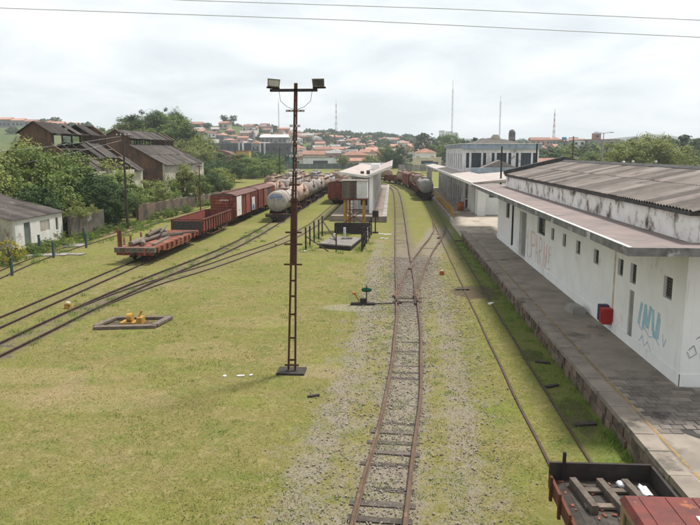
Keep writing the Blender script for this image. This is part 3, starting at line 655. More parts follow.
inb(strokes([[(24.1, 1.72), (23.7, 1.55), (23.5, 1.7), (23.0, 1.5), (22.5, 1.62), (22.1, 1.45)], [(23.9, 1.1), (23.6, 1.4), (23.4, 1.05), (23.1, 1.3), (22.7, 1.0)], [(21.9, 1.9), (21.75, 1.5), (21.6, 1.8)]], .035, WX - .0055).build('blue_graffiti', graf_blue, gb))
g3 = MB()
for ln in ([(9.15, 2.15), (9.35, 2.3), (9.6, 2.3), (9.9, 2.2)], [(8.95, 1.8), (9.1, 1.95), (9.2, 1.7), (9.0, 1.55), (8.92, 1.75)], [(9.3, 1.6), (9.45, 1.95), (9.6, 1.55), (9.75, 1.95), (9.8, 1.5)]):
    for (a, b), (c, d) in zip(ln, ln[1:]): g3.bar((a, B0 - .006, b), (c, B0 - .006, d), .04, .004)
inb(g3.build('black_graffiti', graf_black, gb))

# red and blue box fixed on the wall, concrete block on the platform
rb = thing('hydrant_cabinet', 'red and navy metal cabinet fixed low on the white wall', 'cabinet', (8.55, 27.2, .95))
MB().box((-.19, -.42, 0), (.19, .1, .62)).build('body', red_paint, rb); MB().box((-.17, .103, .02), (.19, .42, .66)).build('side_box', navy_paint, rb); MB().box((-.215, -.3, .1), (-.193, .0, .52)).build('door', red_paint, rb)
cbk = MB(); cbk.box((-.3, -.55, 0), (.3, .55, .24)); cbk.box((-.24, -.48, .24), (.24, .48, .31))
o = cbk.build('concrete_block', concrete); o.location = (8.15, 30.2, .66); o.rotation_euler[2] = .12; tag(o, 'low pale concrete block lying on the platform near the red cabinet', 'block')

# ================================================================== passenger station behind
st_plat = MB(); st_plat.box((6.3, 75, -.05), (13, 140, .66)); 
tag(st_plat.build('station_platform', asphalt), kind='structure')
crossing_m = M('crossing_concrete', (.40, .35, .29), (.30, .26, .215), 1.0, .95, .2, 40, patch=(.16, .14, .115), pscale=.6, pthr=.58)
cg = MB().box((6.3, 60.4, -.05), (13, 71.5, .14)); cg.add([(6.3, 71.5, -.02), (13, 71.5, -.02), (13, 74.99, -.02), (6.3, 74.99, -.02), (6.3, 74.99, .655), (13, 74.99, .655), (6.3, 71.5, .14), (13, 71.5, .14)], [(3, 2, 1, 0), (6, 7, 5, 4), (0, 1, 7, 6), (0, 6, 4, 3), (1, 2, 5, 7), (3, 4, 5, 2)])
tag(cg.build('crossing_slab', crossing_m), kind='structure')
sb = thing('station_building', 'weathered two storey station building with blue windows and roof turret', 'building', (8.25, 82, 0))
def ins(o): return inb(o, sb)
WIN = [(8.62, 9.0), (9.25, 10.4), (10.62, 10.98), (11.62, 11.95), (12.2, 13.35), (13.55, 13.9), (14.43, 14.75), (15.0, 16.2), (16.4, 16.75)]
ins(MB().wall((8.25, 82), (1, 0), 8.85, 5.0, 8.05, .3, [(a - 8.25, b - 8.25, 5.85, 7.6) for a, b in WIN]).build('front_wall', grey_wall, sb))
SW = [(i * 3.1 + 1.6, i * 3.1 + 2.7, 5.6, 7.5) for i in range(8)]
ins(MB().wall((8.25, 108), (0, -1), 25.69, 5.0, 8.3, .3, SW).build('side_wall', grey_wall, sb))
ins(MB().box((16.8, 82.31, 0), (17.1, 108, 8.05)).build('side_wall', grey_wall, sb)); ins(MB().box((8.56, 107.7, 0), (16.79, 108, 8.05)).build('rear_wall', grey_wall, sb))
for a, b in WIN:
    big = b - a > .8; f = MB(); e = .07
    f.box((a, 82.12, 5.85), (a + e, 82.2, 7.6)); f.box((b - e, 82.12, 5.85), (b, 82.2, 7.6)); f.box((a + e, 82.12, 5.85), (b - e, 82.2, 5.92)); f.box((a + e, 82.12, 7.53), (b - e, 82.2, 7.6)); f.box((a + e, 82.12, 6.85), (b - e, 82.2, 6.91))
    if big:
        for u in (1, 2): x = a + (b - a) * u / 3; f.box((x - .03, 82.125, 5.93), (x + .03, 82.195, 6.84)); f.box((x - .03, 82.125, 6.92), (x + .03, 82.195, 7.52))
    w = ins(f.build('window', blue_frame, sb)); o = MB().box((a + .05, 82.21, 5.9), (b - .05, 82.22, 7.55)).build('pane', glass, w)
    o.location = -Vector(w.location) - sb.location
for (a, b, c, d) in SW:
    ins(MB().box((8.42, 108 - b, c), (8.46, 108 - a, d)).build('window', dark_in, sb))
cn = MB(); cn.box((8.05, 81.7, 8.055), (17.3, 82.35, 8.62)); cn.box((8.05, 82.36, 8.3), (8.6, 108.2, 8.62)); ins(cn.build('cornice', blue_band, sb))
cn = MB(); cn.box((7.95, 81.6, 8.625), (17.4, 82.4, 8.72)); cn.box((7.95, 82.41, 8.625), (8.65, 108.3, 8.72)); ins(cn.build('coping', grey_wall, sb))
hr = MB(); hr.add([(9.2, 84, 8.5), (16.7, 84, 8.5), (16.7, 107, 8.5), (9.2, 107, 8.5), (13.1, 91, 9.6), (13.1, 102, 9.6)], [(3, 2, 1, 0), (0, 1, 4), (1, 2, 5, 4), (2, 3, 5), (3, 0, 4, 5)]); ins(hr.build('roof', sheet_dark, sb))
tp = MB(); tp.prism([(12.2, 9.0), (14.0, 9.0), (13.4, 9.9), (12.8, 9.9)], 89.5, 90.3); ins(tp.build('roof_gable', cream_wall, sb))
tr = MB(); tr.box((15.62, 94.1, 8.5), (16.38, 94.9, 10.3)); tr.lathe([(0, .42), (.2, .38), (.35, .22), (.42, .05)], (16, 94.5, 10.3), 'Z', 10); ins(tr.build('turret', mould_edge, sb))
# front annex with its own gable
ins(MB().wall((10.4, 78), (1, 0), 6.1, 0, 5.35, .3, [(.5, 2.0, 2.6, 3.9), (3.2, 4.4, .7, 3.2)]).build('annex_wall', white_wall, sb)); ins(MB().box((10.45, 78.31, 0), (10.7, 81.6, 5.35)).build('annex_wall', white_wall, sb)); ins(MB().box((9.0, 77.9, 4.4), (10.395, 81.6, 5.35)).build('annex_wall', grey_wall, sb)); ins(MB().box((10.95, 78.1, 2.62), (12.35, 78.14, 3.88)).build('window', glass, sb)); ins(MB().box((8.85, 77.6, 5.353), (16.7, 78.2, 5.95)).build('annex_cornice', blue_band, sb)); ins(MB().box((8.9, 78.21, 5.353), (16.6, 81.6, 5.45)).build('annex_slab', grey_wall, sb))
ins(MB().prism([(9.0, 5.46), (15.0, 5.46), (12.1, 6.8)], 78.6, 81.5).build('annex_roof', sheet_m, sb))
# long low range with canopy (Y 57 to 137)
lr = thing('platform_canopy', 'long flat station canopy on white piers along the far platform', 'canopy', (6.6, 57.3, 0))
def inl(o): return inb(o, lr)
rf = MB(); rf.add([(6.6, 57.3, 5.16), (12.4, 57.3, 5.72), (12.4, 72.7, 5.72), (9.0, 72.7, 5.44), (8.0, 137, 5.40), (6.6, 137, 5.16), (6.6, 57.3, 5.06), (12.4, 57.3, 5.62), (12.4, 72.7, 5.62), (9.0, 72.7, 5.34), (8.0, 137, 5.30), (6.6, 137, 5.06)],
       [(0, 1, 2, 3), (0, 3, 4, 5), (9, 8, 7, 6), (11, 10, 9, 6), (0, 6, 7, 1), (1, 7, 8, 2), (2, 8, 9, 3), (3, 9, 10, 4), (4, 10, 11, 5), (5, 11, 6, 0)]); inl(rf.build('roof', sheet_pale, lr))
inl(MB().box((6.50, 57.2, 4.98), (6.597, 137.1, 5.21)).build('fascia', white_paint, lr)); inl(MB().add([(6.6, 57.2, 5.0), (12.4, 57.2, 5.56), (12.4, 57.2, 5.76), (6.6, 57.2, 5.2), (6.6, 57.29, 5.0), (12.4, 57.29, 5.56), (12.4, 57.29, 5.76), (6.6, 57.29, 5.2)], [(0, 1, 2, 3), (7, 6, 5, 4), (3, 2, 6, 7), (0, 4, 5, 1), (0, 3, 7, 4), (1, 5, 6, 2)]).build('fascia', sheet_pale, lr))
DO = [(i * 3.9 + .6, i * 3.9 + 3.5, .66, 3.1) for i in range(12)]
inl(MB().wall((9.2, 137), (0, -1), 48, 0, 5.0, .2, [(a, b, c, d) for a, b, c, d in DO]).build('wall', grey_wall, lr))
for i, (a, b, c, d) in enumerate(DO): inl(MB().box((9.24, 137 - b, c), (9.28, 137 - a, d)).build('door', black_edge if i % 4 else dark_in, lr))  # near-black leaves paint the shade inside the open doorways
for i in range(24):
    yq = 61.5 + i * 3.2
    if i < 6: inl(MB().box((9.45, 76.6 + i * 1.9, .6), (10.35, 77.0 + i * 1.9, 5.2)).build('pier', white_wall, lr))
    elif 88 < yq < 136: inl(MB().box((9.0, yq, .6), (9.19, yq + .35, 5.02)).build('pier', grey_wall, lr))
for yq in (60.5, 67.5):
    inl(MB().box((12.0, yq, 0), (12.3, yq + .3, 5.6)).build('pier', grey_wall, lr)); inl(MB().box((6.8, yq, 5.0), (12.2, yq + .25, 5.12)).build('beam', grey_wall, lr))
inl(MB().box((6.7, 135.6, .6), (7.7, 136.4, 5.0)).build('end_pier', grey_wall, lr))
# yellow railing in two lengths
def railing(y0, y1, label):
    t = thing('platform_railing', label, 'railing', (6.62, y0, .56), group='yellow railings of the far platform')
    n = max(2, round((y1 - y0) / 1.9))
    for i in range(n + 1):
        yy = (y1 - y0) * i / n; MB().box((-.045, yy - .045, 0), (.045, yy + .045, 1.12)).build('post', yellow_m, t)
    for z in (.45, .75, 1.05): MB().box((-.03, .05, z - .05), (.03, y1 - y0 - .05, z + .05)).build('rail', yellow_m, t)
    MB().tube([(0, 0, 1.08), (0, -.8, .9), (.02, -1.3, .25), (.02, -1.3, -.35)], .045, 6).build('end_rail', yellow_m, t)
railing(75.4, 95, 'nearer length of yellow railing on the edge of the far platform'); railing(97, 126, 'farther length of yellow railing beside the right tank wagon')
ob = thing('oil_drum', 'orange drum standing on the far platform against the wall', 'drum', (8.3, 83.5, .66)); MB().lathe([(0, .36), (.02, .38), (.5, .38), (.52, .4), (.54, .38), (1.0, .38), (1.02, .36)], (0, 0, 0), 'Z', 14).build('body', orange_paint, ob); MB().lathe([(0, .33), (.02, .33)], (0, 0, 1.02), 'Z', 14).build('lid', dark_steel, ob)

def pole(name, label, x, y, z0, h, r, m, arms=(), cat='pole', lean=0.):
    t = thing(name, label, cat, (x, y, z0)); MB().tube([(0, 0, -.3), (lean * h / 2, 0, h / 2), (lean * h, 0, h)], [r, r * .85, r * .65], 8).build('shaft', m, t)
    for z, w in arms:
        a = MB().box((-w / 2 + lean * z, -.05, z - .05), (w / 2 + lean * z, .05, z + .05)).build('cross_arm', m, t)
        for k in (-.42, -.15, .15, .42): MB().lathe([(0, .05), (.1, .06), (.16, .03)], (k * w + lean * z, 0, z + .05), 'Z', 6).build('insulator', insul, a)
    return t
pole('utility_pole', 'dark slender pole rising behind the pink canopy of the goods building', 9.35, 60, 0, 8.2, .10, dark_steel)
pole('utility_pole', 'dark pole in front of the right end of the station facade', 15.6, 76, 0, 8.6, .13, dark_steel)
pole('utility_pole', 'tall dark utility pole standing beside the bushes left of the flat wagon', -27.1, 67.9, 0, 9.6, .14, bark, ((9.3, 1.5),))
pole('utility_pole', 'thin rusty pole behind the gondola wagon by the ruined wall', -24.9, 87, 0, 6.1, .09, rust, ((5.9, .7),))
pole('utility_pole', 'moss covered short pole in the rough grass beyond the box wagons', -33.4, 138, 0, 5.4, .3, leafC)
pole('utility_pole', 'dark pole standing among the bushes left of the light mast', -24.7, 149, 0, 8.8, .16, bark, ((8.5, 1.2),))

# ================================================================== island platform with butterfly roof
ip = MB(); ip.prism([(-6.9, 76.0), (-.62, 75.0), (-.75, 150), (-6.6, 150)], -.05, .64, 'Z'); ip = ip.build('island_platform', island_top); tag(ip, kind='structure')
for i in range(50):
    upart('coping_slab', 'box', concrete, ip, (-.86 - .0013 * i * 1.5, 75.8 + i * 1.5, .60), (.5, 1.47, .09))
ib = thing('island_station', 'white platform building under a pale butterfly roof between the tracks', 'building', (-3.6, 78.5, .6))
def ini(o): return inb(o, ib)
ini(MB().wall((-2.3, 84), (0, 1), 52, .6, 4.95, .2, [(3 + i * 6, 4.4 + i * 6, .66, 2.9) for i in range(8)] + [(5.3 + i * 6, 6.6 + i * 6, 1.6, 2.9) for i in range(7)]).build('wall', grey_wall, ib))
ini(MB().box((-5.3, 84, .6), (-5.1, 136, 4.95)).build('wall', grey_wall, ib)); ini(MB().wall((-5.1, 84), (1, 0), 2.59, .6, 4.9, .2, [(1.2, 2.0, 1.2, 2.5)]).build('end_wall', grey_wall, ib))
ini(MB().box((-2.72, 79.5, .6), (-2.3, 80.2, 4.95)).build('column', white_wall, ib)); ini(MB().box((-5.2, 79.5, .6), (-4.8, 80.2, 4.95)).build('column', white_wall, ib)); ini(MB().box((-2.42, 80.2, .6), (-2.3, 84, 4.9)).build('screen_wall', grey_wall, ib))
for i in range(8): ini(MB().box((-2.46, 87.05 + i * 6, .66), (-2.42, 88.35 + i * 6, 2.9)).build('door', door_grey, ib))
bw = MB(); bw.add([(-6.3, 79, 5.42), (-3.0, 79, 4.95), (-.15, 79, 6.1), (-6.3, 138, 5.42), (-3.0, 138, 4.95), (-.15, 138, 6.1), (-6.3, 79, 5.3), (-3.0, 79, 4.80), (-.15, 79, 5.95), (-6.3, 138, 5.3), (-3.0, 138, 4.80), (-.15, 138, 5.95)],
                  [(0, 1, 4, 3), (1, 2, 5, 4), (7, 6, 9, 10), (8, 7, 10, 11), (0, 6, 7, 1), (1, 7, 8, 2), (4, 10, 9, 3), (5, 11, 10, 4), (2, 8, 11, 5), (0, 3, 9, 6)]); ini(bw.build('roof', M('island_roof', (.40, .345, .32), (.31, .26, .24), .6, .9, .2, 60, patch=(.22, .15, .125), pscale=.5, pthr=.56, psoft=.15), ib))
bf = MB()
for (x0, z0), (x1, z1) in (((-6.35, 5.36), (-3.0, 4.86)), ((-3.0, 4.86), (-.1, 6.03))): bf.bar((x0, 78.93, z0), (x1, 78.93, z1), .10, .26)
bf.box((-.145, 79, 5.9), (-.08, 138, 6.16)); ini(bf.build('fascia', white_paint, ib))
for x, y_, w, h in ((-3.75, 84, .42, .42), (-3.05, 85, .42, .5)): ini(MB().box((x - w / 2, y_, 4.9), (x + w / 2, y_ + .6, 4.95 + h)).build('roof_vent', dark_in, ib))
ini(MB().box((-3.3, 104, 5.0), (-2.0, 108, 5.9)).build('roof_tank_room', white_wall, ib))

# ================================================================== water tank stand with pad and posts
wt = thing('water_tank_stand', 'raised water tank of grey and white panels on yellow legs', 'water tank', (-3.68, 66.8, 0))
MB().box((-1.2, -1.1, 3.3), (1.2, 1.1, 4.86)).build('tank', grey_wall, wt)
for i in range(6): MB().box((-1.19 + i * .235, -1.16, 3.28), (-.975 + i * .235, -1.103, 4.92)).build('panel', wood_old, wt)
MB().box((.24, -1.17, 3.28), (1.22, -1.103, 4.95)).build('panel', white_paint, wt); MB().box((1.203, -1.1, 3.28), (1.25, 1.1, 4.95)).build('panel', white_paint, wt)
MB().box((-1.3, -1.25, 4.95), (1.3, 1.2, 5.0)).build('lid', conc_old, wt); MB().box((-1.3, -1.25, 3.12), (1.3, 1.25, 3.27)).build('deck_beam', rust, wt)
for x, y_ in ((-.95, -.95), (.88, -.95), (-.95, .95), (.88, .95), (-.55, .2)):
    MB().box((x - .11, y_ - .11, .0), (x + .11, y_ + .11, 3.12)).build('leg', yellow_m, wt)
for a, b in (((-.95, -1.0, .9), (.88, -1.0, 2.1)), ((.88, -1.0, .9), (-.95, -1.0, 2.1)), ((-.95, -1.0, 2.2), (.88, -1.0, 2.2)), ((.93, -.95, 1.4), (.93, .95, 2.6))): MB().bar(a, b, .07).build('brace', rust, wt)
ld = MB()
for x in (-.36, -.04): ld.bar((x, -1.35, .2), (x, -1.28, 4.9), .06)
for i in range(13): ld.bar((-.36, -1.34, .4 + i * .34), (-.04, -1.34, .4 + i * .34), .045)
ld.build('ladder', rust, wt)
bs = thing('black_basin', 'black low tank basin under the yellow legged water tank', 'basin', (-3.75, 64.6, 0))
for nm, a, b in (('wall', (-1.75, -.4, 0), (1.6, -.25, 1.0)), ('wall', (-1.75, .35, 0), (1.6, .5, 1.0)), ('wall', (-1.75, -.24, 0), (-1.6, .34, 1.0)), ('wall', (1.45, -.24, 0), (1.6, .34, 1.0)), ('floor', (-1.6, -.24, 0), (1.45, .34, .1))): MB().box(a, b).build(nm, dark_steel, bs)
for i in range(9):
    pass
pd = thing('concrete_pad', 'raised concrete pad with manhole inside the black post enclosure', 'pad', (-4.3, 56.2, 0))
MB().prism([(-1.6, -1.7), (1.05, -3.1), (1.6, 2.2), (-.9, 2.6)], 0, .30, 'Z').build('slab', dark_steel, pd); MB().prism([(-1.65, -1.75), (1.08, -3.18), (1.66, 2.25), (-.94, 2.66)], .303, .40, 'Z').build('top', conc_old, pd); MB().box((.0, .9, .402), (.9, 1.8, .44)).build('manhole_cover', dark_steel, pd)
for i, (x, y_, h, lb) in enumerate(((-4.05, 57.5, .95, 'taller white pipe standing upright on the concrete pad'), (-4.85, 57.0, .5, 'shorter white pipe standing upright on the concrete pad'))):
    t = thing('vent_pipe', lb, 'pipe', (x, y_, .40)); MB().tube([(0, 0, 0), (0, 0, h)], .11, 10).build('pipe', white_paint, t); MB().lathe([(0, .16), (.06, .16)], (0, 0, 0), 'Z', 10).build('flange', concrete, t)
def postrow(pts, label, h=1.75):
    t = thing('post_fence', label, 'fence', (*pts[0], 0)); o = Vector(pts[0])
    for p in pts: MB().box((-.06, -.06, 0), (.06, .06, h + random.uniform(-.1, .15))).build('post', dark_steel, t).location = (p[0] - o.x, p[1] - o.y, 0)
    return t
tl = postrow([(-6.85, 53.3), (-6.8, 55.6), (-6.7, 57.8), (-6.55, 60.1), (-6.45, 62.2)], 'row of black posts left of the concrete pad')
MB().bar((0, 0, 1.1), (1.9, -.8, .0), .07).build('stay', dark_steel, tl); MB().bar((.4, 8.9, 1.5), (2.4, 2.0, .3), .08).build('stay', dark_steel, tl)
tr_ = postrow([(-2.35, 52.6), (-2.3, 54.0), (-2.24, 55.5), (-2.17, 57.2), (-2.1, 59.0), (-2.02, 61.0), (-1.95, 63.4)], 'closely set row of black posts right of the concrete pad', 1.7)
for z in (.5, 1.1): MB().bar((0, 0, z), (.4, 10.8, z), .06).build('rail', dark_steel, tr_)
MB().box((-.02, 6, .1), (.02, 7.4, 1.2)).build('sign_plate', white_paint, tr_).rotation_euler[2] = rad(-2)
pole('fence_post', 'single black post in front of the concrete pad', -4.35, 52.4, 0, 1.9, .06, dark_steel, cat='post')
sg = thing('signal_post', 'short black post with square target beside the island platform', 'signal', (-1.62, 65.1, 0)); MB().box((-.06, -.06, 0), (.06, .06, 1.6)).build('post', dark_steel, sg); MB().box((-.3, -.05, 1.55), (.3, .05, 2.15)).build('target', dark_steel, sg); MB().box((-.28, -.28, 0), (.28, .28, .12)).build('base', dark_steel, sg)

# ================================================================== light mast in the foreground
lm = thing('light_mast', 'tall rusty lattice light mast with two floodlights in the foreground grass', 'light mast', (-3.5, 23, 0))
LN = .27 / 9.95
MB().box((-.5, -.38, 0), (.48, .38, .07)).build('base_slab', wood_black, lm)
def taper(hw0, hw1, z0, z1, off0, off1, d=.05):
    q = [(-1, -1), (1, -1), (1, 1), (-1, 1)]
    return MB().add([(off0 + LN * z0 + a * hw0, b * d, z0) for a, b in q] + [(off1 + LN * z1 + a * hw1, b * d, z1) for a, b in q], [(3, 2, 1, 0), (4, 5, 6, 7), (0, 1, 5, 4), (1, 2, 6, 5), (2, 3, 7, 6), (3, 0, 4, 7)])
mast_m = M('mast_rust', (.085, .036, .023), (.045, .022, .017), 4, .9, .3, 40, patch=(.13, .055, .03), pscale=2, pthr=.58)
for s in (-1, 1):
    taper(.032, .030, .1, 4.0, s * .12, s * .082).build('channel', mast_m, lm); taper(.030, .024, 6.1, 9.95, s * .048, s * .030).build('channel', mast_m, lm)
for z in (.45, 1.25, 2.1, 2.75, 3.3): MB().box((-.075 + LN * z, -.03, z - .03), (.075 + LN * z, .03, z + .03)).build('batten', mast_m, lm)
for z in np.arange(6.4, 9.9, .5): MB().box((-.025 + LN * z, -.03, z - .03), (.025 + LN * z, .03, z + .03)).build('batten', mast_m, lm)
taper(.115, .105, 3.88, 6.15, 0, 0, .065).build('splice_plate', mast_m, lm)
for z, w in ((9.05, .62), (8.56, .36), (8.03, .36), (7.57, .36), (7.1, .34), (6.6, .34), (6.05, .32), (4.99, .56), (4.58, .62), (3.88, .62), (.28, .5)):
    a = MB().box((-w / 2 + LN * z, -.10, z - .028), (w / 2 + LN * z, -.055, z + .028)).build('cross_bar', mast_m, lm)
    if z > 7:
        for k in (-.4, -.2, .2, .4): MB().lathe([(-.04, .03), (0, .045), (.04, .03)], (k * w + LN * z, -.09, z), 'Z', 6).build('insulator', insul, a)
zt = 9.72
MB().box((-.86 + LN * zt, -.05, zt - .045), (.72 + LN * zt, .05, zt + .045)).build('top_arm', dark_steel, lm)
for x, rz in ((-.62, .25), (.70, -.12)):
    f = thing('x', None, None); 
    fl = MB().add([(-.27, -.16, -.17), (.27, -.16, -.17), (.29, -.2, .19), (-.29, -.2, .19), (-.2, .2, -.13), (.2, .2, -.13), (.2, .2, .15), (-.2, .2, .15)], [(0, 1, 2, 3), (7, 6, 5, 4), (0, 4, 5, 1), (1, 5, 6, 2), (2, 6, 7, 3), (3, 7, 4, 0)]).build('floodlight', lamp_body, lm)
    bpy.data.objects.remove(f)
    fl.scale = (.72,) * 3; fl.location = (x + LN * zt + (-.12 if x < 0 else .08), -.02, zt + .235); fl.rotation_euler = (rad(8), rad(4 if x < 0 else 0), rz)
    MB().add([(-.23, -.175, -.12), (.23, -.175, -.12), (.245, -.195, .14), (-.245, -.195, .14), (-.23, -.166, -.12), (.23, -.166, -.12), (.245, -.186, .14), (-.245, -.186, .14)], [(0, 1, 2, 3), (7, 6, 5, 4), (0, 4, 5, 1), (2, 6, 7, 3), (1, 5, 6, 2), (3, 7, 4, 0)]).build('lens', lamp_glass if x < 0 else dark_in, fl)
    MB().box((-.3, -.05, -.26), (.3, .05, -.175)).build('bracket', dark_steel, fl)
for s in (-1, 1): MB().tube([(s * .55 + LN * zt, -.06, zt - .03), (s * .5 + LN * zt, -.07, zt - .35), (s * .28 + LN * zt, -.08, zt - .55), (s * .05 + LN * zt, -.08, zt - .62)], .008, 5).build('lamp_wire', dark_steel, lm)

# overhead cables crossing in front of the bridge
for lb, pts in (('lower of the two overhead cables crossing the sky', [(-45, 14, 12.6), (-24, 14, 11.4), (-8, 14, 10.59), (-.87, 14, 10.27), (5.87, 14, 9.88), (24, 14, 9.0), (45, 14, 8.4)]), ('upper of the two overhead cables crossing the sky', [(-45, 14.3, 12.8), (-24, 14.3, 11.8), (-4.15, 14.3, 10.75), (1.1, 14.3, 10.52), (5.95, 14.3, 10.25), (24, 14.3, 9.5), (45, 14.3, 8.9)])):
    tag(MB().tube(pts, .0095, 6).build('overhead_cable', cable_m), lb, 'cable')
for k, (a, b) in enumerate((((-60, 62, 8.1), (-27.1, 67.9, 9.3)), ((-60, 64, 4.6), (-27.1, 67.9, 8.9)))):
    P = [Vector(a).lerp(Vector(b), u / 8) - Vector((0, 0, 1.2 * 4 * (u / 8) * (1 - u / 8))) for u in range(9)]
    tag(MB().tube(P, .012, 5).build('overhead_cable', cable_m), ('higher' if k == 0 else 'lower') + ' thin cable sagging from the utility pole over the left bushes', 'cable')

# ================================================================== small trackside things
sw = thing('switch_stand', 'switch stand with green target disc left of the running line turnout', 'switch stand', (-1.45, 33.9, 0))
MB().box((-.62, -.16, 0), (.62, .16, .12)).build('base_timber', wood_black, sw); MB().box((-.15, -.12, .12), (.2, .12, .34)).build('gear_case', dark_steel, sw); MB().tube([(.18, 0, .3), (.18, 0, 1.0)], .03, 8).build('spindle', dark_steel, sw)
MB().lathe([(-.012, .01), (-.012, .2), (.012, .2), (.012, .01)], (.18, 0, .78), 'Y', 18).build('target_disc', green_paint, sw).scale = (1.35, 1, .62)
bpy.data.objects[sw.children[-1].name].location = (-.063, 0, .78 * .38)
MB().bar((-.2, 0, .18), (-.42, -.05, .6), .06).build('lever', orange_paint, sw); MB().lathe([(0, .09), (.1, .09)], (-.45, -.06, .55), 'Z', 8).build('lever_weight', orange_paint, sw); MB().bar((.6, 0, .06), (2.0, .3, .06), .05).build('throw_rod', dark_steel, sw)
lf = thing('lever_frame', 'weathered timber frame with yellow point lever beside the left track', 'lever frame', (-11.7, 29.3, 0))
for a, b, w, h in (((-1.35, -1.0, .07), (1.3, -.55, .07), .32, .14), ((-1.15, .75, .07), (1.45, 1.05, .07), .3, .14), ((-1.35, -.8, .10), (-1.1, .7, .10), .26, .10), ((1.2, -.5, .10), (1.4, 1.0, .10), .3, .12)): MB().bar(a, b, w, h).build('timber', wood_old, lf)
MB().box((-.5, -.25, .02), (.5, .35, .12)).build('bed_plate', yellow_m, lf); MB().lathe([(-.12, .2), (.12, .2)], (-.12, .05, .30), 'X', 12).build('gear', yellow_m, lf); MB().bar((.2, 0, .14), (.42, .1, .62), .08).build('lever', yellow_m, lf); MB().box((.25, -.2, .12), (.5, .25, .34)).build('gear_case', yellow_m, lf)
for x, y_, s, lb in ((-16.1, 32.2, .26, 'yellow clearance marker between the two left tracks'), (3.18, 42.8, .24, 'orange clearance marker in the grass right of the turnout'), (-9.6, 55.5, .2, 'small yellow marker in the grass near the tank wagon')):
    t = thing('clearance_marker', lb, 'marker', (x, y_, 0)); MB().prism([(-s * .6, 0), (s * .6, 0), (s * .5, s), (-s * .5, s)], -s * .5, s * .5).build('block', yellow_m if x < 0 else orange_paint, t); MB().box((-s * .3, -s * .3, s), (s * .3, s * .3, s * 1.25)).build('cap', white_paint, t)
for i, (x, y_, a, lb) in enumerate(((-5.2, 22.4, .1, 'longer white stone slab lying in the grass left of the light mast'), (-4.85, 22.5, .8, 'smaller white stone lying next to the light mast base'), (-5.75, 22.35, 1.2, 'white stone chip leftmost of those by the light mast'))):
    o = upart('stone', 'block', white_paint, None, (x, y_, .0), (.24 if i == 0 else .11, .09, .05), a); tag(o, lb, 'stone', 'stones by the light mast')
for i, (x, y_, s) in enumerate([(-.45, 63.8, .7), (-1.05, 64.2, .45), (-.5, 60.5, .35), (-.9, 60.9, .4), (-6.9, 52.4, .45), (5.1, 34.5, .35)]):
    o = upart('stone', 'block', white_paint, None, (x, y_, 0), (s, .3 * s + .1, .06), .2 * i); tag(o, 'flat white stone fragment lying in the grass beyond the turnout', 'stone', 'white fragments in the far grass')
# dark debris
for i, (x, y_, s, a) in enumerate([(-2.45, 20.6, .35, .4), (5.55, 18.8, .6, .2), (5.6, 24.6, .5, -.3), (4.0, 38.0, .7, .1), (5.9, 59.4, .8, 0), (5.35, 22.0, .45, .5)]):
    o = upart('debris', 'block', wood_black, None, (x, y_, 0), (s, .3 * s, .07), a); tag(o, 'dark scrap of old timber lying on the ground beside the rails', 'debris', 'dark scraps by the rails')

# ================================================================== wagons
def wheelset(parent, y, far):
    bg_ = MB()
    for s in (-1, 1):
        bg_.box((s * .72 - .06, y - 1.0, .36), (s * .72 + .06, y + 1.0, .58)); bg_.box((s * .72 - .09, y - .25, .25), (s * .72 + .09, y + .25, .66))
    bg_.box((-.8, y - .16, .5), (.8, y + .16, .72))
    W = []
    for dy in (-.72, .72):
        for s in (-1, 1):
            w = MB() if not far else bg_
            w.lathe([(-.06, .10), (-.06, .38), (.0, .38), (.01, .42), (.045, .42), (.045, .1)], (s * -.0 + s * .535, y + dy, .545), 'X', 14 if not far else 8)
            if not far: W.append(w)
        bg_.box((-.5, y + dy - .06, .48), (.5, y + dy + .06, .6))
    b = bg_.build('bogie', dark_steel, parent)
    for w in W: w.build('wheel', rust, b)
def frame(parent, L_, m, far=False, z=.86):
    f = MB()
    for s in (-1, 1): f.box((s * .35 - .09, -L_ / 2 + .15, z - .28), (s * .35 + .09, L_ / 2 - .15, z))
    for yy in (-L_ / 2 + .1, L_ / 2 - .1): f.box((-1.2, yy - .1, z - .26), (1.2, yy + .1, z))
    f.build('underframe', m, parent)
    for s in (-1, 1): MB().box((-.09, s * (L_ / 2) - .02 if s > 0 else -L_ / 2 - .38, z - .2), (.09, L_ / 2 + .38 if s > 0 else -L_ / 2 + .02, z - .02)).build('coupler', dark_steel, parent)
    for yy in (-L_ / 2 + 1.9, L_ / 2 - 1.9): wheelset(parent, yy, far)
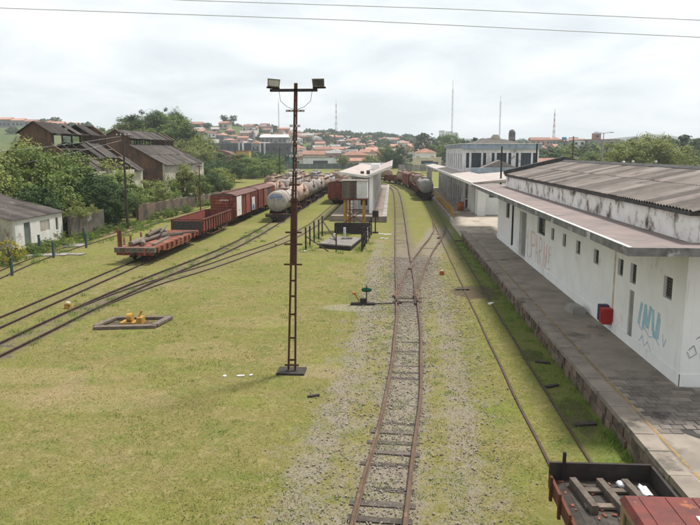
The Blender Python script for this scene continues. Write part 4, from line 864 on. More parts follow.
def tank_car(m, label, far=False, L_=10.2, logo=False):
    t = thing('tank_wagon', label, 'tank wagon', group='tank wagons in the yard'); frame(t, L_, dark_steel, far)
    R_ = 1.17; zc = 2.28; h = L_ / 2 - .35; n = 14 if far else 26
    prof = [(-h, .02), (-h + .05, R_ * .55), (-h + .17, R_ * .85), (-h + .36, R_), (h - .36, R_), (h - .17, R_ * .85), (h - .05, R_ * .55), (h, .02)]
    tk = MB().lathe(prof, (0, 0, zc), 'Y', n).build('tank', m, t)
    dm = MB().lathe([(0, .4), (.22, .4), (.3, .3), (.33, .05)], (0, 0, zc + R_ - .08), 'Z', 8 if far else 14).build('dome', m, tk)
    for yy in (-h + .9, -h * .4, h * .4, h - .9): MB().lathe([(-.05, R_ + .02), (.05, R_ + .02)], (0, yy, zc), 'Y', n).build('strap', rust, tk)
    cw = MB()
    for s in (-1, 1): cw.box((s * .95 - .16, -h + .5, zc + R_ - .30), (s * .95 + .16, h - .5, zc + R_ - .25)) if far else cw.box((s * 1.18 - .14, -h * .25, zc + .55), (s * 1.18 + .14, h * .25, zc + .6))
    cw.box((-1.25, -L_ / 2, .9), (1.25, -L_ / 2 + .5, .97)); cw.box((-1.25, L_ / 2 - .5, .9), (1.25, L_ / 2, .97)); cw.box((-.55, -h * .28, zc + R_ + .02), (.55, h * .28, zc + R_ + .07))
    cw.build('walkway', rust, t)
    for yy in (-h + 1.2, h - 1.2): MB().prism([(-1.0, .88), (1.0, .88), (.85, 1.45), (-.85, 1.45)], yy - .2, yy + .2).build('saddle', dark_steel, t)
    if not far:
        l2 = MB()
        for s in (-.22, .22): l2.bar((1.3 + 0, s, .9), (1.0, s, zc + R_), .05)
        for i in range(7): l2.bar((1.3 - i * .045, -.22, 1.1 + i * .33), (1.3 - i * .045, .22, 1.1 + i * .33), .04)
        l2.build('ladder', rust, t)
        hr_ = MB()
        for yy in (-h * .28, h * .28):
            for s in (-.55, .55): hr_.bar((s, yy, zc + R_), (s, yy, zc + R_ + .8), .04)
            hr_.bar((-.55, yy, zc + R_ + .8), (.55, yy, zc + R_ + .8), .04)
        hr_.build('handrail', rust, t)
    if logo:
        lg = MB(); k = 11
        def onend(x, z): 
            r = math.hypot(x, z); rr = [(p[1], p[0]) for p in prof[:4]]
            for (r0, y0), (r1, y1) in zip(rr, rr[1:]):
                if r0 <= r <= r1: return y0 + (y1 - y0) * (r - r0) / (r1 - r0) - .02
            return -h - .02
        def face(x0, x1, z0, z1, o):
            q = [(x0, z0), (x1, z0), (x1, z1), (x0, z1)]; lg.add([(x, onend(x, z) - o, zc + z) for x, z in q], [(0, 1, 2, 3)])
        xs_ = np.linspace(-.72, .62, k)
        for a, b in zip(xs_, xs_[1:]):
            c = .30 + .22 * (1 - ((a + b) / 2 / .8) ** 2); face(a, b, c - .02, c + .26, .004)
        face(-.66, .5, .22, .29, .004); lg.build('blue_lettering', logo_blue, tk)
        lw = MB()
        lg = lw
        for x in np.linspace(-.55, .45, 7):
            c = .36 + .22 * (1 - (x / .8) ** 2); face(x - .03, x + .03, c, c + .15, .012)
        lw.build('white_lettering', white_paint, tk)
    return t
def gondola(label, far=False, L_=10.6, load=False, hgt=1.0):
    t = thing('gondola_wagon', label, 'gondola wagon', group='open wagons in the yard'); frame(t, L_, rust, far)
    MB().box((-1.28, -L_ / 2, .863), (1.28, L_ / 2, .95)).build('floor', rust, t)
    for s in (-1, 1): MB().box((s * 1.31 - .04, -L_ / 2, .87), (s * 1.31 + .04, L_ / 2, .87 + hgt)).build('side', rust_red, t)
    for s in (-1, 1): MB().box((-1.26, s * (L_ / 2 - .04) - .04, .953), (1.26, s * (L_ / 2 - .04) + .04, .87 + hgt * (1 if s > 0 else .92))).build('end', wood_black if s < 0 and not far else rust_red, t)
    n = 13; rb_ = MB()
    for i in range(n):
        yy = -L_ / 2 + .1 + (L_ - .2) * i / (n - 1)
        for s in (-1, 1): rb_.box((s * 1.40 - .045, yy - .06, .72), (s * 1.40 + .045, yy + .06, .87 + hgt))
    if far: rb_.build('ribs', rust, t)
    else:
        for i in range(n):
            yy = -L_ / 2 + .1 + (L_ - .2) * i / (n - 1)
            for s in (-1, 1): MB().box((s * 1.40 - .045, yy - .06, .72), (s * 1.40 + .045, yy + .06, .87 + hgt)).build('rib', rust, t)
    tr = MB()
    for s in (-1, 1): tr.box((s * 1.34 - .08, -L_ / 2 - .02, .873 + hgt), (s * 1.34 + .08, L_ / 2 + .02, .95 + hgt)); tr.box((-1.25, s * (L_ / 2 - .04) - .06, .873 + hgt), (1.25, s * (L_ / 2 - .04) + .06, .95 + hgt))
    tr.build('top_rail', rust, t)
    if not far:
        for s in (-1, 1): MB().tube([(s * 1.3, -L_ / 2 + 1.5, .62), (s * 1.32, -L_ / 2 + 3, .36), (s * 1.32, L_ / 2 - 3, .36), (s * 1.3, L_ / 2 - 1.5, .62)], .04, 6).build('truss_rod', rust, t)
    return t
def boxcar(label, far=False, L_=11.4, door=True, m=rust_red):
    t = thing('box_wagon', label, 'box wagon', group='box wagons in the yard'); frame(t, L_, rust, far)
    W = 1.33; z0, z1 = .87, 3.15
    bd = MB(); bd.box((-W, -L_ / 2, z0), (W, L_ / 2, z1)); bd.build('body', m, t)
    rf_ = MB(); rf_.prism([(-W - .05, z1 + .003), (W + .05, z1 + .003), (W * .72, z1 + .2), (0, z1 + .3), (-W * .72, z1 + .2)], -L_ / 2 - .06, L_ / 2 + .06); r = rf_.build('roof', rust_roof, t)
    MB().box((-.2, -L_ / 2, z1 + .305), (.2, L_ / 2, z1 + .36)).build('roof_walk', rust, r)
    for s in (-1, 1):
        for i in range(7):
            zz_ = z0 + .12 + i * .32; MB().box((-W + .06, s * (L_ / 2 + .03) - .028, zz_), (W - .06, s * (L_ / 2 + .03) + .028, zz_ + .17)).build('end_rib', m, t) if not far else None
    if far:
        er = MB()
        for i in range(7): er.box((-W + .06, -L_ / 2 - .05, z0 + .12 + i * .32), (W - .06, -L_ / 2 - .003, z0 + .29 + i * .32))
        er.build('end_ribs', m, t)
    for i in range(13):
        yy = -L_ / 2 + .08 + (L_ - .16) * i / 12
        if far and i % 3: continue
        for s in (-1, 1):
            if abs(yy) < .9: continue
            MB().box((s * (W + .03) - .027, yy - .04, z0), (s * (W + .03) + .027, yy + .04, z1)).build('side_rib', rust if i % 2 else m, t)
    for s in (-1, 1):
        if door: MB().box((s * (W + .05) - .04, -.95, z0 + .05), (s * (W + .05) + .04, .95, z1 - .03)).build('door', m, t)
        MB().box((s * (W + .07) - .05, -2.4, z1 - .05), (s * (W + .07) + .05, 2.4, z1)).build('door_rail', rust, t)
    ld_ = MB()
    for s in (-.2, .2): ld_.bar((.85 + s, -L_ / 2 - .1, z0), (.85 + s, -L_ / 2 - .1, z1), .04)
    for i in range(7): ld_.bar((.65, -L_ / 2 - .1, z0 + .2 + i * .32), (1.05, -L_ / 2 - .1, z0 + .2 + i * .32), .035)
    ld_.build('ladder', rust, t)
    return t

# --- track A: flat wagon, gondola, two box wagons
AX = -17.75
fw = thing('flat_wagon', 'rusty flat wagon with plank deck and old timbers nearest on the left', 'flat wagon', (AX, 51.1, 0)); L_ = 11.0
frame(fw, L_, rust)
for i in range(40):
    yy = -L_ / 2 + .45 + i * (L_ - .5) / 40
    MB().box((-1.32, yy + .012, .863), (1.32, yy + .24, .94 + random.uniform(-.012, .012))).build('deck_plank', rust_deck, fw)
for z in (.62, .80): MB().box((-1.42, -L_ / 2 - .18, z + .01), (1.42, -L_ / 2 + .2, z + .175)).build('end_timber', wood_old, fw)
MB().box((-1.3, -L_ / 2 - .1, .44), (1.3, -L_ / 2 + .15, .628)).build('head_stock', rust_red, fw)
for x in (-.75, .75): MB().box((x - .06, -L_ / 2 - .22, .45), (x + .06, -L_ / 2 - .181, .98)).build('end_strap', rust_deck, fw)
for s in (-1, 1):
    P = [(-5.3, .86), (-5.3, .62), (-3.6, .60), (-2.8, .40), (2.8, .40), (3.6, .60), (5.3, .62), (5.3, .86)]
    MB().prism(P, s * 1.28 - .05, s * 1.28 + .05, 'X').build('side_sill', rust_deck, fw)
    for i in range(10):
        yy = -4.9 + i * 1.08; MB().prism([(yy - .12, .93), (yy + .12, .93), (yy + .09, .55), (yy - .09, .55)], s * 1.40 - .07, s * 1.40 + .07, 'X').build('stake_pocket', rust_deck if (s > 0 and i % 2) else rust_red, fw)
FWN = 0
for yy, h in ((-4.9, 1.3), (-3.9, .55), (-2.7, .5), (-.6, .5), (1.5, .55)): MB().box((-1.45, yy - .06, .93), (-1.33, yy + .06, .95 + h)).build('stake', rust_deck, fw)
MB().box((-1.3, -5.0, .945), (-1.15, -4.85, 2.1)).build('stake', rust, fw)
for ch in fw.children:
    if not ch.name.startswith(('bogie', 'coupler')): ch.location.z += .2
def timber(label, x, y_, z, l, r, rz, tilt=0, sq=False):
    mb = MB()
    if sq: mb.cbox((0, 0, 0), (r * 2, l, r * 1.6))
    else: mb.tube([(0, -l / 2, 0), (.03, -l / 6, .02), (-.02, l / 4, 0), (0, l / 2, .01)], [r, r * 1.08, r * .95, r * .85], 9)
    o = mb.build('timber', wood_old); o.location = (x, y_, z + .2); o.rotation_euler = (tilt, 0, rz); tag(o, label, 'timber', 'old timbers lying on the flat wagon')
timber('long grey log lying along the left side of the flat wagon', AX - .75, 50.2, 1.12, 7.5, .17, .03)
timber('grey log lying against its neighbour on the flat wagon', AX - .35, 49.5, 1.11, 6.4, .16, -.06)
timber('short log stacked on top of the other logs of the flat wagon', AX - .55, 51.0, 1.41, 4.2, .15, .1)
timber('squared beam lying across the middle of the flat wagon', AX + .1, 51.6, 1.05, 3.6, .12, -.5, sq=True)
timber('stubby log nearest the end beams of the flat wagon', AX - .2, 47.6, 1.11, 2.4, .16, .35)
timber('flat plank lying loose near the far end of the flat wagon', AX + .35, 53.6, 1.02, 3.4, .10, -.75, sq=True)
timber('weathered board lying flat by the right edge of the flat wagon', AX + .7, 49.0, 1.0, 4.5, .11, .08, sq=True)
timber('thin pole lying slanted over the logs of the flat wagon', AX - .3, 52.6, 1.52, 5.0, .07, .22)
timber('short squared block at the left edge of the flat wagon', AX - 1.0, 54.6, 1.05, 1.6, .14, .4, sq=True)
g0 = gondola('rusty open gondola wagon with dark end board between flat and box wagons'); g0.location = (AX, 63.0, 0)
b0 = boxcar('red brown box wagon with white door panels behind the gondola'); b0.location = (AX, 76.3, 0)
for a, b, c, d in ((-5.55, -3.3, 1.0, 3.05),): MB().box((1.395, a, c), (1.405, b, d)).build('white_panel', white_paint, b0)
MB().box((1.395, 2.2, 1.0), (1.405, 3.9, 2.5)).build('white_panel', white_paint, b0); MB().add([(1.408, 2.3, 1.05), (1.408, 3.8, 1.05), (1.408, 3.3, 1.7), (1.408, 2.6, 1.6)], [(0, 1, 2, 3)]).build('blue_mark', logo_blue, b0)
lt = MB()
for i, x in enumerate((-.35, -.15, .05, .22, .42)): lt.box((x, -5.762, 2.62), (x + .1, -5.758, 2.78))
lt.build('faded_lettering', white_paint, b0)
b1 = boxcar('second red brown box wagon with an open dark doorway', door=False); b1.location = (AX, 88.5, 0)
MB().box((1.34, .2, .95), (1.36, 2.6, 3.05)).build('doorway', dark_in, b1); MB().box((1.345, -2.4, .95), (1.42, -.2, 3.08)).build('door', rust_deck, b1)
# --- track B: tank wagons, C: box wagon first, right siding: tank wagons
tk0 = tank_car(tank_white, 'dirty white tank wagon with blue lettering on its near end', logo=True); tk0.location = (-12.8, 79.3, 0)
tp_tan = tank_car(tank_tan, 'x'); tp_w = tank_car(tank_white, 'x')
ft = {k: tank_car(m, 'x', True) for k, m in (('white', tank_white), ('tan', tank_tan), ('grey', tank_grey))}
fg_ = gondola('x', True); fb_ = boxcar('x', True)
def put(proto, path, y_, label, group=None):
    x = at_y(path, y_); d = (at_y(path, y_ + 3) - at_y(path, y_ - 3)) / 6
    o = place(proto, (x, y_, 0), -math.atan(d), label); 
    if group: o['group'] = group
    return o
put(tp_tan, PB, 90.3, 'tan tank wagon second in its row behind the blue lettered one')
put(tp_w, PB, 101.3, 'pale tank wagon third in its row behind the blue lettered one')
put(tp_w, PB, 112.3, 'pale tank wagon fourth in its row behind the blue lettered one')
protos = dict(ft); protos['g'] = fg_; protos['b'] = fb_
ORD = ['first', 'second', 'third', 'fourth', 'fifth', 'sixth', 'seventh', 'eighth', 'ninth', 'tenth', 'eleventh', 'twelfth', 'thirteenth', 'fourteenth', 'fifteenth', 'sixteenth', 'seventeenth', 'eighteenth', 'nineteenth', 'twentieth', 'twenty-first', 'twenty-second', 'twenty-third', 'twenty-fourth']
KD = {'white': 'dirty white tank wagon', 'tan': 'rust stained tan tank wagon', 'grey': 'grey tank wagon', 'g': 'rusty open wagon', 'b': 'red brown box wagon'}
def far_row(path, y0, seq, where, first):
    y_ = y0
    for i, k in enumerate(seq): put(protos[k], path, y_, f'{KD[k]}, {ORD[first + i]} {where}', 'wagons in the crowded back rows'); y_ += 11.4 if k == 'b' else 11.05
W_, T_, G_, O_, X_ = 'white', 'tan', 'grey', 'g', 'b'
far_row(PB, 123.3, [T_, G_, O_, T_, O_], 'in the row led by the blue lettered tank', 4)
put(tp_tan, PA, 100.2, 'rust brown tank wagon directly behind the two box wagons'); put(tp_w, PA, 111.3, 'bright white tank wagon in the row behind the box wagons')
far_row(PA, 122.4, [W_, T_, O_, G_, O_], 'in the row led by the rusty flat wagon', 6)
far_row(PE, 128, [T_, O_, W_, T_, O_], 'in the leftmost back row', 0)
cb = place(fb_, (-8.3, 107.2, 0), 0, 'maroon box wagon standing behind the raised water tank'); cb['group'] = 'box wagons in the yard'
far_row(PC, 118.6, [O_, T_, O_, G_, O_], 'in the row led by the maroon box wagon', 1)
rt0 = place(tp_w, (at_y(PRIGHT, 114.5), 114.5, 0), rad(1), 'grey tank wagon leading the train on the right beside the yellow railing')
for ch in rt0.children:
    if ch.name.startswith('tank'):
        ch.data = ch.data.copy(); ch.data.materials.clear(); ch.data.materials.append(tank_grey)
y_ = 125.6
for i, k in enumerate((O_, T_, X_, T_, O_, T_, O_, G_)):
    if y_ > 196: break
    d = (at_y(PRIGHT, y_ + 2) - at_y(PRIGHT, y_ - 2)) / 4
    put(protos[k], PRIGHT, y_, f'{KD[k]}, {ORD[i + 1]} in the curving train on the right', 'wagons of the curving right train')
    y_ += 11.2 / math.hypot(1, (at_y(PRIGHT, y_ + 10) - at_y(PRIGHT, y_)) / 10)
for p in (tp_tan, tp_w, fg_, fb_, *ft.values()): remove_tree(p)

# ================================================================== service rail vehicle at the lower right
sv = thing('rail_trolley', 'low sided rusty rail trolley with red roofed cab at the lower right', 'rail trolley', (4.38, 11.2, -.05)); VL = 2.35
for i in range(9): MB().box((-.98 + i * .218, -3.2, .93), (-.98 + i * .218 + .21, VL, .985 + random.uniform(-.008, .008))).build('deck_plank', wood_black, sv)
MB().box((-1.05, VL + .003, .80), (1.02, VL + .07, 1.36)).build('end_board', dark_steel, sv); MB().box((-1.06, -3.2, .80), (-1.0, VL, 1.10)).build('side_board', rust, sv); MB().box((1.0, -3.2, .80), (1.06, VL, 1.34)).build('side_board', dark_steel, sv)
MB().box((-.95, -3.2, .62), (.95, VL - .1, .925)).build('chassis', dark_steel, sv)
for yy in (2.0, 1.3, .55, -.2): MB().box((-1.12, yy - .04, .7), (-1.063, yy + .04, 1.22)).build('stake_pocket', rust, sv)
MB().box((-.80, VL - .07, .98), (-.74, VL, 1.62)).build('stake', dark_steel, sv)
for yy in (1.5, -1.6):
    ax = MB().tube([(-.6, yy, .47), (.6, yy, .47)], .06, 8).build('axle', dark_steel, sv)
    for s in (-1, 1): MB().lathe([(-.05, .1), (-.05, .34), (0, .34), (.04, .37), (.04, .1)], (s * .535, yy, .46), 'X', 16).build('wheel', rust, ax)
# cab: roof, pillars, windows
CR = M('cab_roof', (.15, .032, .024), (.085, .026, .022), 3, .6, .25, 20, patch=(.27, .09, .04), pscale=2.2, pthr=.6, psoft=.05)
CS = M('cab_side', (.27, .19, .10), (.18, .12, .07), 4, .7, .15, 30, patch=(.1, .06, .04), pscale=2.5, pthr=.57)
c0, c1, cz = -.82, 1.0, 2.42
rfp = MB().add([(c0, -3.2, cz), (c1, -3.2, cz), (c1, -1.12, cz), (c0, -1.12, cz), (c0 + .06, -3.2, cz + .10), (c1 - .06, -3.2, cz + .10), (c1 - .06, -1.18, cz + .10), (c0 + .06, -1.18, cz + .10)], [(3, 2, 1, 0), (4, 5, 6, 7), (0, 1, 5, 4), (1, 2, 6, 5), (2, 3, 7, 6), (3, 0, 4, 7)]).build('cab_roof', CR, sv)
MB().box((.05, -2.5, cz + .103), (.75, -1.78, cz + .13)).build('roof_hatch', white_paint, rfp)
for i in range(4): MB().box((c0 + .25 + .4 * i, -3.1, cz + .10), (c0 + .275 + .4 * i, -1.22, cz + .112)).build('roof_seam', CR, rfp)
wl_ = MB(); wl_.wall((c0 + .02, -3.2), (0, 1), 2.05, .99, cz - .01, -.06, [(.35, 1.0, 1.6, 2.3), (1.1, 1.9, 1.6, 2.3)]); wl_.wall((c0 + .09, -1.2), (1, 0), 1.72, .99, cz - .01, .05, [(.15, .8, 1.6, 2.3), (.92, 1.58, 1.6, 2.3)]); wl_.box((c1 - .07, -3.2, .99), (c1 - .01, -1.21, cz - .01)); cabw = wl_.build('cab_wall', CS, sv)
for a, b in ((-2.84, -2.21), (-2.09, -1.31)): MB().box((c0 + .045, a, 1.61), (c0 + .052, b, 2.29)).build('cab_window', glass, cabw)
for a, b in ((c0 + .25, c0 + .88), (c0 + 1.02, c0 + 1.66)): MB().box((a, -1.18, 1.61), (b, -1.173, 2.29)).build('cab_window', glass, cabw)
mb = MB()
for _ in range(70): mb.cbox((random.uniform(-.9, .9), random.uniform(-1.0, 2.25), 1.0), (random.uniform(.02, .14), random.uniform(.02, .09), .02), rz=random.uniform(0, 3))
tag(mb.build('debris', rust_deck, sv), kind='stuff')
sk = thing('timber_skid', 'weathered wooden skid of three runners lying on the trolley deck', 'skid', (4.23, 12.75, .94))
for x in (-.42, .12, .62): MB().cbox((x, 0, .09), (.13, 1.15, .17), rz=.12).build('runner', wood_old, sk)
for yy in (-.32, .3): MB().cbox((.1, yy, .04), (1.15, .16, .05), rz=.02).build('slat', wood_old, sk)
for i, (x, yy, s, lb) in enumerate(((4.75, 13.25, .12, 'crumpled white plastic bag beside the end board of the trolley'), (5.08, 13.05, .11, 'long white plastic scrap by the right side board of the trolley'))):
    mb = MB(); mb.lathe([(-.8, .1), (-.5, .7), (0, 1), (.4, .75), (.8, .15)], (0, 0, 0), 'Z', 9); mb.v = [(a + random.uniform(-.3, .3), b + random.uniform(-.3, .3), c + random.uniform(-.25, .25)) for a, b, c in mb.v]
    o = mb.build('plastic_bag', plastic_w); o.location = (x, yy, .95 + s * .6); o.scale = (s, s * (1 if i == 0 else 2.3), s * .7); tag(o, lb, 'plastic bag')

# ================================================================== white hut and walls at the left
hx, h0, h1 = -29.8, 51.8, 59.6
ht = thing('white_hut', 'low white hut with dark tiled roof at the left edge', 'hut', (hx, h0, 0))
def inh(o): return inb(o, ht)
inh(MB().wall((hx, h0), (0, 1), h1 - h0, 0, 2.42, .22, [(1.3, 2.3, .05, 2.02), (3.85, 5.5, 1.0, 1.95), (6.55, 7.0, .85, 1.95)]).build('wall', M('hut_white', (.58, .57, .54), (.48, .465, .43), .8, .9, .1, patch=(.33, .29, .25), pscale=.7, pthr=.6, streak=(.36, .33, .3), sthr=.62), ht))
inh(MB().wall((-41.5, h0), (1, 0), 11.48, 0, 2.42, .22).build('front_wall', cream_wall, ht)); inh(MB().box((-41.5, h1 - .2, 0), (hx - .23, h1, 2.42)).build('rear_wall', cream_wall, ht)); inh(MB().prism([(-41.4, 2.423), (-30.05, 2.423), (-35.7, 3.7)], h1 - .2, h1 - .02).build('gable', cream_wall, ht)); inh(MB().prism([(-41.4, 2.423), (-30.05, 2.423), (-35.7, 3.7)], h0 + .02, h0 + .2).build('gable', cream_wall, ht))
inh(MB().box((hx - .16, h0 + 1.33, .05), (hx - .11, h0 + 2.27, 2.0)).build('door', door_green, ht))
lv = inh(MB().box((hx - .14, h0 + 3.9, 1.0), (hx - .11, h0 + 5.45, 1.93)).build('window', white_paint, ht))
for i in range(8):
    o = MB().box((hx - .10, h0 + 3.9, 1.04 + i * .11), (hx - .05, h0 + 5.45, 1.09 + i * .11)).build('louvre', cream_wall, lv); o.location = -Vector(lv.location) - ht.location
inh(MB().box((hx - .16, h0 + 6.55, .85), (hx - .12, h0 + 7.0, 1.95)).build('window', dark_in, ht))
hs = corr(1.06, 3.15, 3, 'roof_sheet'); hs.materials.append(sheet_dark); a_h = math.atan2(1.5, 5.75)
for side in (0, 1):
    for r in (0, 1):
        for i in range(8):
            o = bpy.data.objects.new('roof_sheet', hs); COL.objects.link(o); o.parent = ht; s = r * 3.0
            x = -29.62 - math.cos(a_h) * s if side == 0 else -41.75 + math.cos(a_h) * s
            yy = h0 - .35 + (i + (1 if side == 0 else 0)) * 1.05
            o.location = Vector((x, yy, 2.40 + math.sin(a_h) * s + r * .03)) - ht.location; o.rotation_euler = (0, -a_h, math.pi if side == 0 else 0)
inh(MB().prism([(-35.95, 3.93), (-35.7, 4.02), (-35.45, 3.93), (-35.7, 3.97)], h0 - .35, h1 + .5).build('ridge_cap', sheet_dark, ht))
ln = thing('lean_to', 'low lean-to roof with dark opening in front of the white hut', 'lean-to', (-31, 49.6, 0))
MB().add([(-9, 0, 1.5), (-.1, 0, 1.5), (-.1, 2.1, 2.2), (-9, 2.1, 2.2), (-9, 0, 1.58), (-.1, 0, 1.58), (-.1, 2.1, 2.28), (-9, 2.1, 2.28)], [(3, 2, 1, 0), (4, 5, 6, 7), (0, 1, 5, 4), (1, 2, 6, 5), (2, 3, 7, 6), (3, 0, 4, 7)]).build('roof', sheet_dark, ln)
for x in (-.25, -3, -6): MB().box((x - .07, .05, 0), (x + .07, .2, 1.5)).build('post', wood_old, ln)
MB().box((-8.9, 1.4, 0), (-.4, 1.5, 1.1)).build('dark_panel', wood_black, ln)
def wallrun(label, x0, y0, x1, y1, h0_, h1_, m, t=.28, cat='wall'):
    d = Vector((x1 - x0, y1 - y0)); n = max(3, int(d.length / 1.3)); nn = Vector((-d.y, d.x)).normalized() * t
    o = thing('boundary_wall', label, cat, (x0, y0, 0)); hs_ = [h0_ + (h1_ - h0_) * i / n + random.uniform(-.12, .06) for i in range(n + 1)]
    for i in range(n):
        a, b = d * i / n, d * (i + .997) / n; ha, hb = hs_[i], hs_[i + 1]
        vs = [(a.x, a.y, 0), (b.x, b.y, 0), (b.x + nn.x, b.y + nn.y, 0), (a.x + nn.x, a.y + nn.y, 0), (a.x, a.y, ha), (b.x, b.y, hb), (b.x + nn.x, b.y + nn.y, hb), (a.x + nn.x, a.y + nn.y, ha)]
        MB().add(vs, [(3, 2, 1, 0), (4, 5, 6, 7), (0, 1, 5, 4), (1, 2, 6, 5), (2, 3, 7, 6), (3, 0, 4, 7)]).build('wall_section', m, o)
wallrun('dark stained wall with pale patches running on from the white hut', -29.1, 59.7, -28.6, 65.8, 2.0, 2.05, mossy_wall)
wallrun('ruined brown wall with moss behind the flat wagon', -28.2, 74, -27.9, 95, 2.0, 1.5, ruin_wall)
wallrun('orange brown broken wall behind the gondola wagon', -27.8, 97, -27.2, 124, 1.5, 1.3, ruin_wall)
for i, (x, yy) in enumerate(((-23.9, 40.8), (-24.9, 48.1), (-24.8, 53.3), (-27.2, 50.5), (-26.9, 57.5), (-28.3, 52.5))):
    lb = ['blue post nearest the camera beside the yellow bush', 'blue post standing left of the dark paving slabs', 'blue post farthest right beside the overgrown track', 'blue post in the weeds before the hut door', 'blue post in front of the stained wall', 'blue post close to the hut wall'][i]
    t = thing('fence_post', lb, 'post', (x, yy, 0), group='blue posts by the white hut'); MB().box((-.065, -.065, 0), (.065, .065, 1.1)).build('shaft', blue_post, t); MB().box((-.08, -.08, 1.1), (.08, .08, 1.15)).build('cap', blue_post, t)
for i, (x, yy, w, d, a) in enumerate(((-25.6, 49.5, 1.9, 1.3, .2), (-26.4, 54.6, 1.6, 1.8, .1), (-24.0, 49.8, 1.2, .8, -.1))):
    o = upart('paving_slab', 'block', conc_old, None, (x, yy, -.02), (w, d, .08), a); tag(o, ['dark slab lying between the blue posts', 'dark slab in the grass before the stained wall', 'small dark slab right of the blue posts'][i], 'slab')
o = upart('white_pipe', 'box', white_paint, None, (-27.0, 48.2, .05), (.12, 2.2, .12), -.9); tag(o, 'white length of board lying in the weeds by the yellow bush', 'board')

# ================================================================== ruined sheds at the left
def shed(label, x0, x1, y0, y1, ze, zr, mon, ruined):
    t = thing('ruined_shed', label, 'shed', (x1, y0, 0)); xm = (x0 + x1) / 2
    def inn(o): return inb(o, t)
    inn(MB().wall((x1, y0), (0, 1), y1 - y0, 0, ze, .35, [(2 + i * 4.6, 4.2 + i * 4.6, 1.0, 3.6) for i in range(int((y1 - y0 - 3) / 4.6))]).build('wall', cream_wall, t))
    inn(MB().box((x0, y0, 0), (x0 + .35, y1, ze)).build('wall', brick_brown, t))
    gz = ze + (zr - ze) * (x1 - xm - mon) / (x1 - xm)
    for k, yg in enumerate((y0, y1 - .35)):
        g_ = MB().wall((x0 + .36, yg), (1, 0), x1 - x0 - .72, 0, ze - .003, .33, [(3.2, 6.2, 0, 4.2), (8.5, 10.8, .6, 4.0)] if k == 0 else [])
        g_.prism([(x0 + .2, ze), (x1 - .2, ze), (xm + mon, gz), (xm + mon, zr), (xm, zr + 1.25), (xm - mon, zr), (xm - mon, gz)], yg, yg + .33); inn(g_.build('gable_wall', brick_brown, t))
    ln_ = math.hypot(x1 - xm - mon + .5, gz - ze); aa = math.atan2(gz - ze, x1 - xm - mon)
    wdt = 1.25; n = int((y1 - y0 + .6) / wdt)
    sm_ = corr(wdt * 1.02, ln_ / 2 + .15, 3, 'roof_sheet'); sm_.materials.append(sheet_dark)
    for side in (0, 1):
        for r in (0, 1):
            for i in range(n):
                pr = ruined * (1.0 if (side == 0) else .5)
                if random.random() < pr: continue
                o = bpy.data.objects.new('roof_sheet', sm_); COL.objects.link(o); o.parent = t; s = r * ln_ / 2
                x = (x1 + .45 - math.cos(aa) * s) if side == 0 else (x0 - .45 + math.cos(aa) * s)
                jz = random.uniform(-.02, .05) - (random.uniform(0, .5) if random.random() < ruined * .4 else 0)
                o.location = Vector((x, y0 - .3 + (i + (1 if side == 0 else 0)) * wdt, ze + .05 - .25 + math.sin(aa) * s + r * .04 + jz)) - t.location
                o.rotation_euler = (random.uniform(-.03, .03) * (1 + 5 * ruined), -aa, math.pi if side == 0 else 0)
    for i in range(int((y1 - y0) / 2.4) + 1):
        yy = y0 + .3 + i * 2.4
        for s in (-1, 1): inn(MB().bar((xm + s * (x1 - xm), yy, ze - .28), (xm + s * mon, yy, gz - .25), .14, .2).build('rafter', wood_black, t))
        inn(MB().bar((xm - mon, yy, gz - .2), (xm - mon, yy, zr), .14).build('monitor_post', wood_black, t)); inn(MB().bar((xm + mon, yy, gz - .2), (xm + mon, yy, zr), .14).build('monitor_post', wood_black, t))
    for k in range(3):
        f = (k + .5) / 3
        inn(MB().bar((x1 + (xm + mon - x1) * f, y0, ze + (gz - ze) * f - .1), (x1 + (xm + mon - x1) * f, y1, ze + (gz - ze) * f - .1), .12).build('purlin', wood_old, t))
    for s in (-1, 1): inn(MB().bar((xm + s * mon, y0, zr - .06), (xm + s * mon, y1, zr - .06), .16).build('monitor_plate', wood_black, t))
    ml = math.hypot(mon + .4, 1.1); ma = math.atan2(1.1, mon); m2 = corr(wdt * 1.02, ml, 3, 'monitor_sheet'); m2.materials.append(sheet_dark)
    for side in (0, 1):
        for i in range(n):
            if random.random() < ruined * (.75 if i > 3 else 0): continue
            o = bpy.data.objects.new('roof_sheet', m2); COL.objects.link(o); o.parent = t
            o.location = Vector(((xm + mon + .4) if side == 0 else (xm - mon - .4), y0 - .3 + (i + (1 if side == 0 else 0)) * wdt, zr - .1)) - t.location; o.rotation_euler = (0, -ma, math.pi if side == 0 else 0)
    return t
shed('ruined brick shed with dark roof and raised monitor above the cream wall', -47.2, -33.1, 98, 118.5, 6.0, 9.75, 2.0, .06)
shed('roofless ruined shed with bare rafters and fallen sheets on the left', -45.8, -33.1, 74, 89, 5.5, 9.85, 1.75, .62)

